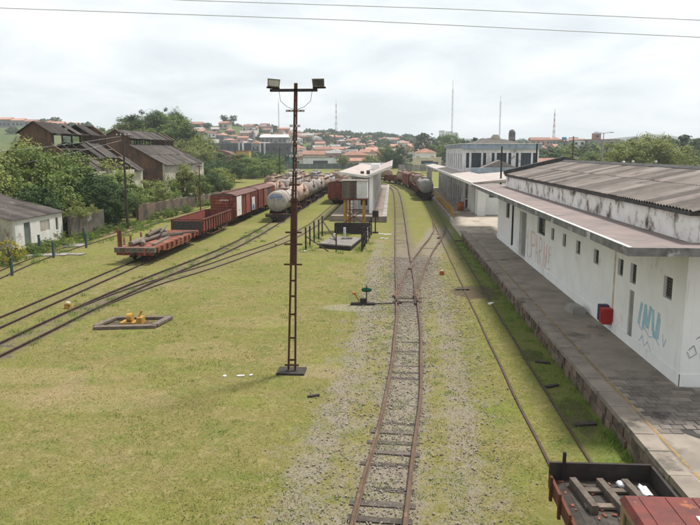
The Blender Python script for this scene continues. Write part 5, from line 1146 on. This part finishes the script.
# ================================================================== vegetation
def crown_mesh(name, seed, rx, rz, nclump, nleaf, leaf, m, hollow=.35, spread=.25, flat=.0):
    r = np.random.default_rng(seed); u = r.normal(size=(nclump, 3)); u /= np.linalg.norm(u, axis=1)[:, None]
    rr = (hollow + (1.12 - hollow) * r.random(nclump) ** .6)[:, None]; c = u * rr * np.array([rx, rx, rz]); c[:, 2] += rz * .05
    cs_ = spread * rx * r.uniform(.4, 1.6, nclump)
    P = np.repeat(c, nleaf, 0); S = np.repeat(cs_, nleaf)
    d = r.normal(size=P.shape); d /= np.linalg.norm(d, axis=1)[:, None]; P = P + d * (S * r.random(len(S)) ** .45)[:, None] * np.array([1, 1, .8])
    nrm = d * .8 + P / np.array([rx, rx, rz]) * .6 + np.array([0, 0, .55]) + r.normal(size=P.shape) * .45; nrm /= np.linalg.norm(nrm, axis=1)[:, None]
    t = np.cross(nrm, r.normal(size=P.shape)); t /= np.linalg.norm(t, axis=1)[:, None]; b = np.cross(nrm, t)
    sz = (leaf * r.uniform(.55, 1.25, len(P)))[:, None]
    V = np.stack([P - t * sz * .5, P + b * sz * .36, P + t * sz * .62, P - b * sz * .36], 1)
    V[:, :, 2] += rz
    return npmesh(name, V.reshape(-1, 3), np.arange(4 * len(P)).reshape(-1, 4), m)
CR_ = {}
for kind, m, rx, rz, nc, nl, lf_ in (('bushA', leafA, 2.6, 2.4, 85, 90, .21), ('bushB', leafB, 2.6, 2.3, 85, 90, .21), ('bushC', leafC, 2.6, 2.4, 85, 90, .21), ('treeA', leafA, 4.4, 3.8, 110, 105, .29), ('treeB', leafB, 4.4, 3.8, 110, 105, .29), ('treeC', leafC, 4.4, 3.8, 110, 105, .29), ('small', leafA, .9, .8, 34, 34, .13), ('smallB', leafB, .9, .8, 34, 34, .13), ('golden', leafY, .8, .75, 30, 40, .12), ('farC', leafF, 5, 4.2, 60, 34, .85), ('farA', leafA, 5, 4.2, 60, 34, .8)):
    CR_[kind] = [crown_mesh('crown', hash_ + 11 * len(kind) + ord(kind[-1]), rx, rz, nc, nl, lf_, m) for hash_ in ((100, 200) if kind[0] != 's' else (100,))]
CRR = {'bushA': (2.6, 2.4), 'bushB': (2.6, 2.3), 'bushC': (2.6, 2.4), 'treeA': (4.4, 3.8), 'treeB': (4.4, 3.8), 'treeC': (4.4, 3.8), 'small': (.9, .8), 'smallB': (.9, .8), 'golden': (.8, .75), 'farC': (5, 4.2), 'farA': (5, 4.2)}
trunk_cache = {}
def trunk_mesh(k):
    if k not in trunk_cache:
        rs = random.Random(k); mb = MB(); mb.tube([(0, 0, -.05), (rs.uniform(-.03, .03), .02, .35), (rs.uniform(-.05, .05), 0, .75)], [.055, .042, .026], 7)
        for i in range(5):
            a = i * 1.3 + rs.random(); z = .3 + .07 * i; mb.tube([(0, 0, z), (math.cos(a) * .16, math.sin(a) * .16, z + .16), (math.cos(a) * .28, math.sin(a) * .28, z + .33)], [.024, .017, .008], 5)
        me = mb.mesh('trunk'); me.materials.append(bark); trunk_cache[k] = me
    return trunk_cache[k]
def ranked(items, label):
    order = sorted(range(len(items)), key=lambda q: items[q][0] / items[q][1]); rank = {q: i for i, q in enumerate(order)}
    return [f'{label}, {ORD[rank[i]]} from the left' for i in range(len(items))]
def plant(name, label, cat, kind, x, y_, r, h, group=None, low=.12, z=None):
    """crown of radius r whose top is h above the ground"""
    z = tz(x, y_) if z is None else z
    t = thing(name, label, cat, (x, y_, z), random.uniform(0, 6.28), group); rx, rz = CRR[kind]
    base = h * low; sz = (h - base) / (2 * rz)
    o = bpy.data.objects.new('crown', random.choice(CR_[kind])); COL.objects.link(o); o.parent = t; o.location = (0, 0, base); o.scale = (r / rx, r / rx * random.uniform(.85, 1.15), sz)
    tr_o = bpy.data.objects.new('trunk', trunk_mesh(random.randint(0, 3))); COL.objects.link(tr_o); tr_o.parent = t; tr_o.scale = (h * .9, h * .9, h * .9)
    return t
LG = 'leafy bushes behind the white hut and wall'
left = [('treeB', -47, 66, 4.6, 8.3), ('treeB', -41.5, 66.5, 4.6, 8.4), ('treeA', -36.5, 67, 4.0, 7.9), ('treeB', -52, 63, 4.6, 8.0), ('treeA', -36.0, 73.5, 3.6, 7.4), ('treeA', -45, 62, 3.8, 6.6), ('treeB', -39.5, 63, 3.6, 6.8), ('bushA', -34.2, 64, 3.1, 6.0), ('bushC', -32.2, 69.5, 3.0, 5.6), ('bushC', -30.3, 68.5, 2.6, 4.7), ('bushC', -29.6, 70.8, 2.4, 4.2), ('bushA', -31.8, 74.5, 2.9, 5.4), ('bushB', -33.6, 78.5, 3.2, 6.2), ('bushA', -31.2, 80.5, 2.4, 4.0), ('bushB', -31.0, 86, 2.4, 3.9), ('bushA', -31.2, 92, 2.3, 3.6), ('bushC', -33, 61.8, 2.4, 4.6), ('bushB', -31.0, 62.8, 1.9, 3.4), ('bushC', -29.4, 67.2, 1.9, 3.2), ('bushA', -55, 70, 4, 8.2), ('bushB', -36, 78.5, 3, 6.6), ('bushB', -38.5, 70.5, 3.5, 8.2)]
RK = ranked([q[1:3] for q in left], '')
for i, (k, x, y_, r, h) in enumerate(left):
    lb = {'B': 'yellowish green bush', 'A': 'mid green bush', 'C': 'dark green bush'}[k[-1]] + ' of the thicket behind the white hut' + RK[i]
    plant('bush', lb, 'bush', k, x, y_, r, h, LG, .08)
PL = list((('bushB', -30.6, 98.5, 2.2, 5.6), ('bushA', -30.4, 104, 2.2, 4.2), ('bushC', -30.0, 109, 2.0, 4.4), ('bushA', -29.7, 114.5, 2.4, 4.0), ('bushB', -30.6, 120, 2.4, 4.6)))
RK = ranked([q[1:3] for q in PL], 'slender shrub growing along the foot of the ruined brick shed')
for i, (k, x, y_, r, h) in enumerate(PL):
    plant('shrub', RK[i], 'shrub', k, x, y_, r, h, 'shrubs at the brick shed', .15)
PL = list((('bushC', -43.5, 152, 3.6, 4.8), ('bushC', -45, 165, 4.4, 5.6), ('bushC', -40.5, 172, 3.8, 5.2), ('bushA', -38.5, 190, 4.6, 5.8), ('bushA', -35.5, 198, 4.2, 5.4), ('bushC', -40, 207, 4.6, 6.2), ('bushC', -48, 182, 5.0, 6.4), ('bushB', -51, 158, 4.6, 5.6), ('bushA', -44, 200, 4.6, 6.0), ('bushC', -39.5, 224, 4.6, 6.6)))
RK = ranked([q[1:3] for q in PL], 'rounded green bush at the meadow edge beyond the wagons')
for i, (k, x, y_, r, h) in enumerate(PL):
    plant('bush', RK[i], 'bush', k, x, y_, r, h, 'bushes beyond the rough meadow', .06)
PL = list(((-62, 190, 6.5, 11), (-68, 188, 6.5, 11.2), (-73, 192, 6.5, 10), (-79, 194, 6.5, 9.6), (-57, 188, 6, 10), (-53, 184, 5.5, 9), (-65, 181, 6, 9.6), (-72, 180, 6, 9.2), (-59, 177, 5.4, 9), (-85, 192, 6.5, 9.5), (-79, 181, 6, 9), (-51.5, 176, 5, 8), (-90, 186, 6, 8), (-66, 200, 6, 11)))
RK = ranked([q[0:2] for q in PL], 'leafy green tree on the wooded knoll behind the ruined sheds')
for i, (x, y_, r, h) in enumerate(PL):
    plant('tree', RK[i], 'tree', ('treeA', 'treeC', 'treeB')[i % 3], x, y_, r, h, 'trees on the knoll behind the sheds', .05)
gbz = plant('golden_shrub', 'small golden leaved shrub beside the nearest blue post', 'shrub', 'golden', -26.2, 44.6, .95, 1.75, low=.15)
def leafy_weeds():
    src = CR_['small'][0]; n = len(src.vertices); co = np.zeros(n * 3, np.float32); src.vertices.foreach_get('co', co); co = co.reshape(-1, 3); V = []
    sp = [(random.uniform(-29, -26.6), random.uniform(45, 72), .45) for _ in range(46)] + [(random.uniform(-27.6, -26.4), random.uniform(74, 122), .6) for _ in range(40)]
    for x, y_, q in sp:
        if y_ > 59.5 and y_ < 74 and x < -28.4: x += .9
        a = random.uniform(0, 6.28); sx = q * random.uniform(.6, 1.5); sz = q * random.uniform(.5, 1.2); c, d = math.cos(a), math.sin(a)
        V.append(np.stack([x + (co[:, 0] * c - co[:, 1] * d) * sx, y_ + (co[:, 0] * d + co[:, 1] * c) * sx, co[:, 2] * sz], 1))
    V = np.concatenate(V); tag(link('leafy_weeds', npmesh('leafy_weeds', V, np.arange(len(V)).reshape(-1, 4), leafA), None), 'knee high green weeds along the hut and the old walls', 'weeds', kind='stuff')
leafy_weeds()
for i in range(9):
    plant('creeper', 'leafy creeper spilling over the top of the stained wall', 'creeper', 'smallB', -29.1 + random.uniform(-.3, .1), 60.3 + i * .55, random.uniform(.5, .8), random.uniform(.7, 1.15), 'creepers on the stained wall', .05, z=1.55)
DT = 'trees in front of the far town'
plant('tree', 'broad dark green tree standing before the town beyond the curving train', 'tree', 'treeC', 2.6, 292, 5.6, 9.3, DT, .1); plant('tree', 'golden topped tree left of the broad dark tree', 'tree', 'treeB', -2.6, 296, 4.4, 9.4, DT, .1); plant('tree', 'smaller light green tree beside the golden topped tree', 'tree', 'treeA', -9, 282, 3.4, 5.6, DT, .1)
plant('tree', 'small palm like tree in front of the terracotta town roofs', 'tree', 'treeB', -21.2, 288, 2.6, 5.6, DT, .3)
PL = list((('treeB', 52, 158, 6.2, 10.0), ('treeB', 57.5, 160, 6.2, 11.0), ('treeB', 63, 165, 5.6, 9.8), ('treeA', 71, 170, 5, 7.4), ('treeB', 80, 168, 5.5, 8.2), ('treeA', 46, 170, 5.0, 7.6)))
RK = ranked([q[1:3] for q in PL], 'olive green tree behind the striped roof of the goods building')
for i, (k, x, y_, r, h) in enumerate(PL):
    plant('tree', RK[i], 'tree', k, x, y_, r, h, 'trees behind the goods building', .08, z=0)
PL = list(((96, 250, 8, 13), (104, 262, 8, 13.5), (113, 256, 7.5, 12), (88, 262, 7, 12), (138, 270, 8, 10.5), (147, 268, 8, 9.5), (130, 285, 8, 11.5), (158, 290, 8, 9)))
RK = ranked([q[0:2] for q in PL], 'dark tree in the grove at the right skyline')
for i, (x, y_, r, h) in enumerate(PL):
    plant('tree', RK[i], 'tree', 'farC', x, y_, r, h, 'trees at the right skyline', .05, z=0)
PL = list(((58, 265, 6, 7.5), (66, 268, 6, 8), (73, 272, 6, 8.4), (81, 280, 6, 8), (51, 262, 5.4, 7), (28, 330, 6, 10), (35, 330, 7, 11), (22, 345, 6, 9), (20, 420, 8, 15), (36, 440, 8, 15)))
RK = ranked([q[0:2] for q in PL], 'green tree among the town houses right of the station')
for i, (x, y_, r, h) in enumerate(PL):
    plant('tree', RK[i], 'tree', 'farA' if i % 2 else 'farC', x, y_, r, h, 'trees among the right town houses', .05)
for i, (x, y_) in enumerate(((-148, 600), (-139.5, 600))):
    plant('hilltop_tree', ['left one of the two lone trees on top of the green hill', 'right one of the two lone trees on top of the green hill'][i], 'tree', 'farC', x, y_, 3.4, 9.0, low=.45)
# far woods as one mass
def woods():
    r = np.random.default_rng(5); cx, cy, cr = [], [], []
    def zone(n, x0, x1, y0, y1, a, b):
        X = r.uniform(x0, x1, n); Y = r.uniform(y0, y1, n); cx.extend(X); cy.extend(Y); cr.extend(r.uniform(a, b, n))
    zone(70, -260, -40, 640, 760, 4, 7); zone(80, -170, 40, 760, 860, 4.5, 8); zone(120, -30, 420, 500, 1000, 4, 8); zone(230, -420, 700, 1000, 1500, 6, 11); zone(60, -420, -190, 470, 640, 4, 7); zone(130, -130, 20, 350, 720, 2.0, 4.2); zone(50, -210, -95, 430, 600, 2.5, 4.5); zone(30, -110, -52, 300, 350, 3, 5.5); zone(30, 150, 330, 300, 480, 5, 8)
    cx_, cy_, cr_ = map(np.array, (cx, cy, cr)); cz = terr(cx_, cy_); k = 120
    d = r.normal(size=(len(cx_), k, 3)); d /= np.linalg.norm(d, axis=2)[..., None]; d[..., 2] = np.abs(d[..., 2]) * 1.0 - .15
    P = np.stack([cx_, cy_, cz + cr_ * .35], 1)[:, None] + d * (cr_[:, None, None] * (.7 + .45 * r.random((len(cx_), k, 1)))) * np.array([1, 1, .95])
    P = P.reshape(-1, 3); nrm = d.reshape(-1, 3) + r.normal(size=P.shape) * .5; nrm /= np.linalg.norm(nrm, axis=1)[:, None]
    t = np.cross(nrm, r.normal(size=P.shape)); t /= np.linalg.norm(t, axis=1)[:, None]; b = np.cross(nrm, t); s = np.repeat(cr_ * .26, k)[:, None] * r.uniform(.6, 1.3, (len(P), 1))
    V = np.stack([P - t * s, P + b * s * .7, P + t * s, P - b * s * .7], 1)
    tag(link('far_woodland', npmesh('far_woodland', V.reshape(-1, 3), np.arange(4 * len(P)).reshape(-1, 4), leafF), None), 'dark distant woodland over the hills and between the town houses', 'woodland', kind='stuff')
woods()

# ================================================================== the far town
def house(label, x, y_, w, d, h, roof='gable', wm=house_white, rm=terracotta, rh=1.6, rz=0., z=None, wins=3, group='houses of the far town', cat='house', name='house', rows=1):
    z = (tz(x, y_) - .4) if z is None else z
    t = thing(name, label, cat, (x, y_, z), rz, group); upart('wall', 'box', wm, t, (0, 0, 0), (w, d, h))
    if roof == 'flat': upart('parapet', 'box', rm, t, (0, 0, h + .01), (w * 1.03, d * 1.03, .35))
    else:
        r = upart('roof', roof, rm, t, (0, 0, h + .01), (d * 1.12, w * 1.08, rh) if roof == 'gable' else (w * 1.1, d * 1.1, rh), math.pi / 2 if roof == 'gable' else 0)
    for rw in range(rows):
        for i in range(wins):
            wx = -w / 2 + w * (i + .5) / wins; zh = h / rows
            if rows == 1 and i == wins // 2 and wins > 2: upart('door', 'box', win_dark, t, (wx, -d / 2 - .03, .1), (.9 + w * .03, .1, min(2.1, h * .75)))
            else: upart('window', 'box', win_dark, t, (wx, -d / 2 - .03, zh * rw + zh * .38), (w / wins * .42, .1, zh * .36))
    return t
house('long white walled shed with blue mark at the foot of the far town', -32.7, 312, 15.8, 5, 4.4, 'flat', house_white, grey_roof, z=.6, wins=1, group='large buildings of the far town', cat='building')
house('terracotta roofed house directly behind the long white shed', -37, 322, 10, 7, 5.4, 'gable', house_cream, terracotta, 2.0, z=1.0); house('wide terracotta roofed house with dark window row left of the golden tree', -18, 330, 13, 7, 5.0, 'hip', house_pink, terracotta, 2.2, z=1.2, wins=4); house('low terracotta roofed house in front of the wide one', -14.5, 312, 12, 6, 3.2, 'gable', house_cream, terracotta, 1.5, z=.4, wins=4)
house('pale garage building with dark opening behind the curving train', 13.3, 272, 11, 6, 3.7, 'flat', house_cream, house_cream, z=1.6, wins=1, group='large buildings of the far town', cat='building')
upart('garage_opening', 'box', win_dark, bpy.data.objects[[o.name for o in COL.objects if o.get('label', '').startswith('pale garage')][0]], (2.4, -3.06, .2), (3.6, .1, 2.1))
house('terracotta roofed house above the pale garage building', 13.5, 292, 9, 6, 6.0, 'hip', house_white, terracotta, 1.9, z=1.4)
house('white house with teal side wall near the light mast', -46, 352, 7, 6, 6.5, 'flat', house_white, teal_wall, z=1.5, wins=2)
house('teal walled narrow house next to the white one', -51.2, 352, 3.6, 6, 6.2, 'flat', teal_wall, house_white, z=1.6, wins=1)
# long dark derelict range on the left slope
vd = house('long dark derelict range with pale columns on the left slope', -74, 352, 44, 7, 5.6, 'flat', house_dark, house_grey, z=6.3, wins=13, group='large buildings of the far town', cat='building', name='derelict_range')
for x in (-4.5, -2.5, 8.6): upart('column', 'box', house_white, vd, (x, -3.7, -.6), (.9, .5, 6.6))
ts = house('red roofed pale tower at the derelict range', -69, 345, 4.2, 4, 6.2, 'hip', house_grey, terracotta, 1.5, z=5.8, wins=2, group='large buildings of the far town', cat='building')
arch = thing('arched_shed', 'brown round roofed shed among the trees beyond the meadow', 'shed', (-67, 262, 0)); MB().box((-5.6, -4, 3.0), (5.6, 4, 6.3)).build('wall', terra_brown, arch); P = [(-6 * math.cos(a), 6.3 + 2.1 * math.sin(a)) for a in np.linspace(0, math.pi, 11)]; MB().prism(P[::-1], -4.3, 4.3).build('roof', terra_brown, arch); MB().box((-6.1, -4.35, 6.1), (6.1, -4.31, 6.4)).build('eave_band', house_pink, arch)
house('ochre wall to the right of the brown round roofed shed', -57.8, 264, 5, 4, 3.6, 'flat', M('ochre', (.42, .27, .06), (.34, .22, .06), 1, .9, 0), terracotta, z=4.3, wins=1, group='large buildings of the far town', cat='building')
house('large white roofed hall on the skyline left of the light mast', -87, 505, 19, 12, 5, 'gable', house_grey, M('white_roof', (.72, .71, .69), (.62, .61, .59), .4, .8, 0), 2.2, z=13.2, wins=6, group='large buildings of the far town', cat='building')
lh = thing('long_hilltop_building', 'long red roofed building on the far left hilltop', 'building', (-312, 606, 29))
for i in range(7):
    MB().box((-42 + i * 12, -5, 0), (-30.3 + i * 12, 5, 7.4 - i * .95)).build('wall', house_grey, lh); MB().prism([(-6, 7.5 - i * .95), (6, 7.5 - i * .95), (0, 9.6 - i * .95)], -42.3 + i * 12, -30.1 + i * 12, 'X').build('roof', terracotta, lh)
    for k in range(3): MB().box((-40.5 + i * 12 + k * 3.6, -5.08, 2.2), (-38.6 + i * 12 + k * 3.6, -5.003, 4.4)).build('window', win_dark, lh)
house('grey apartment block with red roof edge right of the station', 104, 352, 15, 9, 7.2, 'flat', house_grey, terracotta, z=6.4, wins=6, rows=2, group='large buildings of the far town', cat='building')
house('small stair tower on top of the grey apartment block', 101.5, 353, 3.4, 4, 2.6, 'flat', house_pink, house_grey, z=13.95, wins=1, group='large buildings of the far town', cat='building')
house('pale block left of the grey apartment block', 93, 356, 6, 8, 6.8, 'flat', house_white, house_grey, z=6.6, wins=2, rows=2, group='large buildings of the far town', cat='building'); house('dark sided house with blue roof tank', 86.5, 352, 6.5, 7, 6.2, 'flat', house_grey, house_dark, z=6.4, wins=2, rows=2, group='large buildings of the far town', cat='building')
tkb = thing('roof_water_tank', 'blue water tank standing on the dark sided house roof', 'water tank', (85.5, 352, 12.97)); MB().lathe([(0, 1.1), (1.4, 1.25), (1.5, 1.1)], (0, 0, .6), 'Z', 12).build('tank', cyan_roof, tkb)
for s in (-1, 1): MB().box((s * .8 - .15, -.8, 0), (s * .8 + .15, .8, .6)).build('stand', house_grey, tkb)
for i, (x, w, m, lb) in enumerate(((58.0, 4, house_cream, 'cream'), (62.5, 3.6, M('ochre2', (.40, .27, .10), (.33, .22, .09), 1, .9, 0), 'ochre'), (66.8, 3.6, M('violet', (.14, .12, .24), (.12, .1, .2), 1, .9, 0), 'violet'), (72, 6, house_white, 'white'), (77.2, 3.4, M('magenta_wall', (.34, .12, .17), (.28, .1, .14), 1, .9, 0), 'magenta'), (84, 8.6, house_grey, 'grey'))):
    house(lb + ' fronted low house in the row behind the goods building ridge', x - 1, 225, w, 6, 5.9 - .15 * i, 'flat', m, grey_roof, z=0, wins=1 if w < 5 else 3, group='row houses behind the goods building')
house('terracotta roofed house just right of the station facade', 33, 150, 7, 7, 4.6, 'gable', house_white, terracotta, 1.8, z=0, rz=.5, wins=2)
for i, (x, w, m, rf_, lb) in enumerate(((100, 13, house_pink, 'gable', 'pink walled low house'), (112, 9, house_grey, 'hip', 'grey walled hipped house'), (123, 14, house_cream, 'gable', 'wide cream house'), (137, 8, house_white, 'flat', 'white flat roofed house'))):
    house(lb + ' on the skyline right of the station', x, 480 + 9 * (i % 2), w, 9, 3.4 + .8 * (i % 2), rf_, m, terracotta if i != 3 else grey_roof, 2.0, z=12.2 - .4 * i, wins=4, group='skyline houses right of the station')
house('small red roofed house among the right hand trees', 76, 176, 5.2, 5, 4.3, 'gable', house_pink, terracotta, 1.6, z=0, wins=2)
rs = random.Random(21); k = 0
WMS = [(house_white, 'white walled'), (house_cream, 'cream walled'), (house_pink, 'pink walled'), (house_grey, 'grey walled')]
def town(n, f, where, grp, small=1.):
    placed = []
    tries = 0
    while len(placed) < n and tries < 4000:
        tries += 1; x, y_ = f()
        if any(abs(x - a) < 8 and abs(y_ - b) < 10 for a, b in placed): continue
        placed.append((x, y_)); wm, wn = rs.choice(WMS); rn = rs.random(); rm, rl = (terracotta, 'terracotta roof') if rn < .55 else (grey_roof, 'grey roof') if rn < .84 else (terra_brown, 'brown roof')
        ty = 'flat' if rn > .93 else rs.choice(('gable', 'hip', 'gable'))
        house(f'small {wn} house with {rl} {where}', x, y_, rs.uniform(5.5, 10.5) * small, rs.uniform(6, 8), rs.uniform(3, 6), ty, wm, rm, rs.uniform(1.2, 2.1), rz=rs.uniform(-.4, .4), wins=rs.choice((2, 3)), group=grp)
town(125, lambda: (rs.uniform(-120, 2), rs.uniform(335, 760)), 'on the town slope below the mast', 'houses below the mast')
town(50, lambda: (rs.uniform(-205, -105), rs.uniform(430, 575)), 'on the side of the green hill', 'houses on the green hill')
town(50, lambda: (rs.uniform(2, 75), rs.uniform(345, 800)), 'in the valley behind the curving train', 'houses behind the train')
town(40, lambda: (rs.uniform(82, 330), rs.uniform(400, 640)), 'on the low rise right of the station', 'houses right of the station')
for i, (x, w, h) in enumerate(((88, 12, 34), (104, 16, 31), (118, 9, 28))):
    house('pale tower block on the horizon above the valley', x + 20, 1550, w, 12, h * .72, 'flat', house_white, house_grey, z=30, wins=4, rows=4, group='tower blocks on the horizon', cat='building')
# concrete boundary fence behind the yard
fn = thing('boundary_fence', 'long grey green panel fence closing the back of the yard', 'fence', (-52, 296, 0))
for i in range(27):
    MB().box((i * 3.2 + .1, 0, .1), (i * 3.2 + 3.1, .12, 2.7 + .1 * math.sin(i))).build('panel', M('fence_green', (.11, .135, .12), (.085, .1, .09), .5, .9, .1) if i == 0 else MATS['fence_green'], fn); MB().box((i * 3.2 - .1, -.06, .1), (i * 3.2 + .1, .18, 2.9)).build('post', house_grey, fn)
fn2 = thing('boundary_fence', 'grey concrete panel wall behind the right tank train', 'fence', (2, 262, 0))
for i in range(10): MB().box((i * 2.6 + .1, -i * 2.2, 0), (i * 2.6 + 2.6, -i * 2.2 + .14, 3.0)).build('panel', conc_old if i % 2 else concrete, fn2)
cyn = thing('cyan_shelter', 'small cyan roofed shelter at the back of the yard', 'shelter', (14, 258, 0))
MB().box((-2.2, -1.5, 3.3), (2.2, 1.5, 3.5)).build('roof', cyan_roof, cyn)
for x in (-2, 2): MB().box((x - .1, -1.3, 0), (x + .1, -1.1, 3.3)).build('post', house_grey, cyn); MB().box((x - .1, 1.1, 0), (x + .1, 1.3, 3.3)).build('post', house_grey, cyn)
cyg = thing('green_shed', 'pale green low shed beyond the end of the island platform', 'shed', (-7, 268, 0)); MB().box((-6, -3, 0), (6, 3, 2.6)).build('wall', M('mint', (.2, .32, .27), (.16, .26, .22), 1, .9, 0), cyg); MB().prism([(-3.3, 2.603), (3.3, 2.603), (0, 3.6)], -6.2, 6.2, 'X').build('roof', grey_roof, cyg)
# masts
def mast(label, x, y_, z0, h, w, m1, m2, guyed=False):
    t = thing('radio_mast', label, 'mast', (x, y_, z0)); n = 12
    for i in range(n):
        a, b = h * i / n, h * (i + 1) / n; wa, wb = (w * (1 - .8 * i / n), w * (1 - .8 * (i + 1) / n)) if not guyed else (w, w); mb = MB(); th_ = max(.12, w * .09)
        for sx, sy in ((-1, -1), (1, -1), (1, 1), (-1, 1)):
            mb.bar((sx * wa / 2, sy * wa / 2, a), (sx * wb / 2, sy * wb / 2, b), th_)
        mb.bar((-wa / 2, -wa / 2, a), (wb / 2, -wb / 2, b), th_ * .7); mb.bar((wa / 2, -wa / 2, a), (-wb / 2, -wb / 2, b), th_ * .7); mb.bar((-wa / 2, -wa / 2, a), (wa / 2, -wa / 2, a), th_ * .7)
        mb.build('section', m1 if i % 2 else m2, t)
    MB().tube([(0, 0, h), (0, 0, h * 1.12)], .12, 6).build('antenna', m1, t)
mast('red and white lattice mast on the hill behind the town', -66, 800, 22, 40, 2.6, mast_red, house_white)
mast('slender tall mast left of the station roof on the skyline', 42, 500, 4, 48, .7, mast_grey, mast_grey, True); mast('slender mast directly above the station roof', 91, 600, 8, 42, .8, mast_grey, mast_red, True); mast('lattice mast on the skyline right of the station', 114, 500, 11, 24, 1.7, mast_red, house_white); mast('faint thin mast left of the foreground light mast', -103, 620, 15, 36, .5, mast_grey, mast_grey, True)
dl = thing('street_lamp', 'double armed street lamp behind the striped roof', 'street lamp', (36.3, 122, 0)); MB().tube([(0, 0, 0), (0, 0, 11)], [.12, .07], 8).build('shaft', mast_grey, dl)
for s in (-1, 1):
    a = MB().tube([(0, 0, 10.8), (s * .5, 0, 11.0), (s * 1.0, 0, 11.05)], .05, 6).build('arm', mast_grey, dl); MB().cbox((s * 1.3, 0, 11.05), (.7, .22, .12)).build('lamp_head', house_grey, a)
pole('utility_pole', 'dark pole in front of the blue roof tank', 31.2, 122, 0, 10.4, .14, bark, ((10.1, 1.6),))
for i, (x, y_, h) in enumerate(((45.9, 140, 5.5), (47.7, 140, 5.6), (54, 145, 5.5), (72, 160, 5.4), (78, 164, 5.6))):
    t = thing('street_lamp', 'small white globe lamp among the trees beyond the goods building roof', 'street lamp', (x, y_, 0), group='globe lamps beyond the goods building'); MB().tube([(0, 0, 0), (0, 0, h)], [.07, .05], 6).build('shaft', mast_grey, t); MB().lathe([(-.25, .05), (-.15, .25), (0, .3), (.15, .25), (.25, .05)], (0, 0, h + .2), 'Z', 10).build('globe', house_white, t)

# ================================================================== haze: the humid air over the whole place
hz = MB().box((-3900, -39, -1), (3900, 6900, 130)).mesh('haze'); hm = bpy.data.materials.new('haze'); hm.use_nodes = True; hn = hm.node_tree.nodes; hn.clear()
ho = hn.new('ShaderNodeOutputMaterial'); hv = hn.new('ShaderNodeVolumePrincipled'); hv.inputs['Color'].default_value = (.86, .92, .97, 1); hv.inputs['Density'].default_value = .00026; hv.inputs['Anisotropy'].default_value = .2
hm.node_tree.links.new(hv.outputs[0], ho.inputs['Volume']); hz.materials.append(hm)
tag(link('haze', hz, None), 'thin pale haze lying over the yard and town', 'haze', kind='stuff')
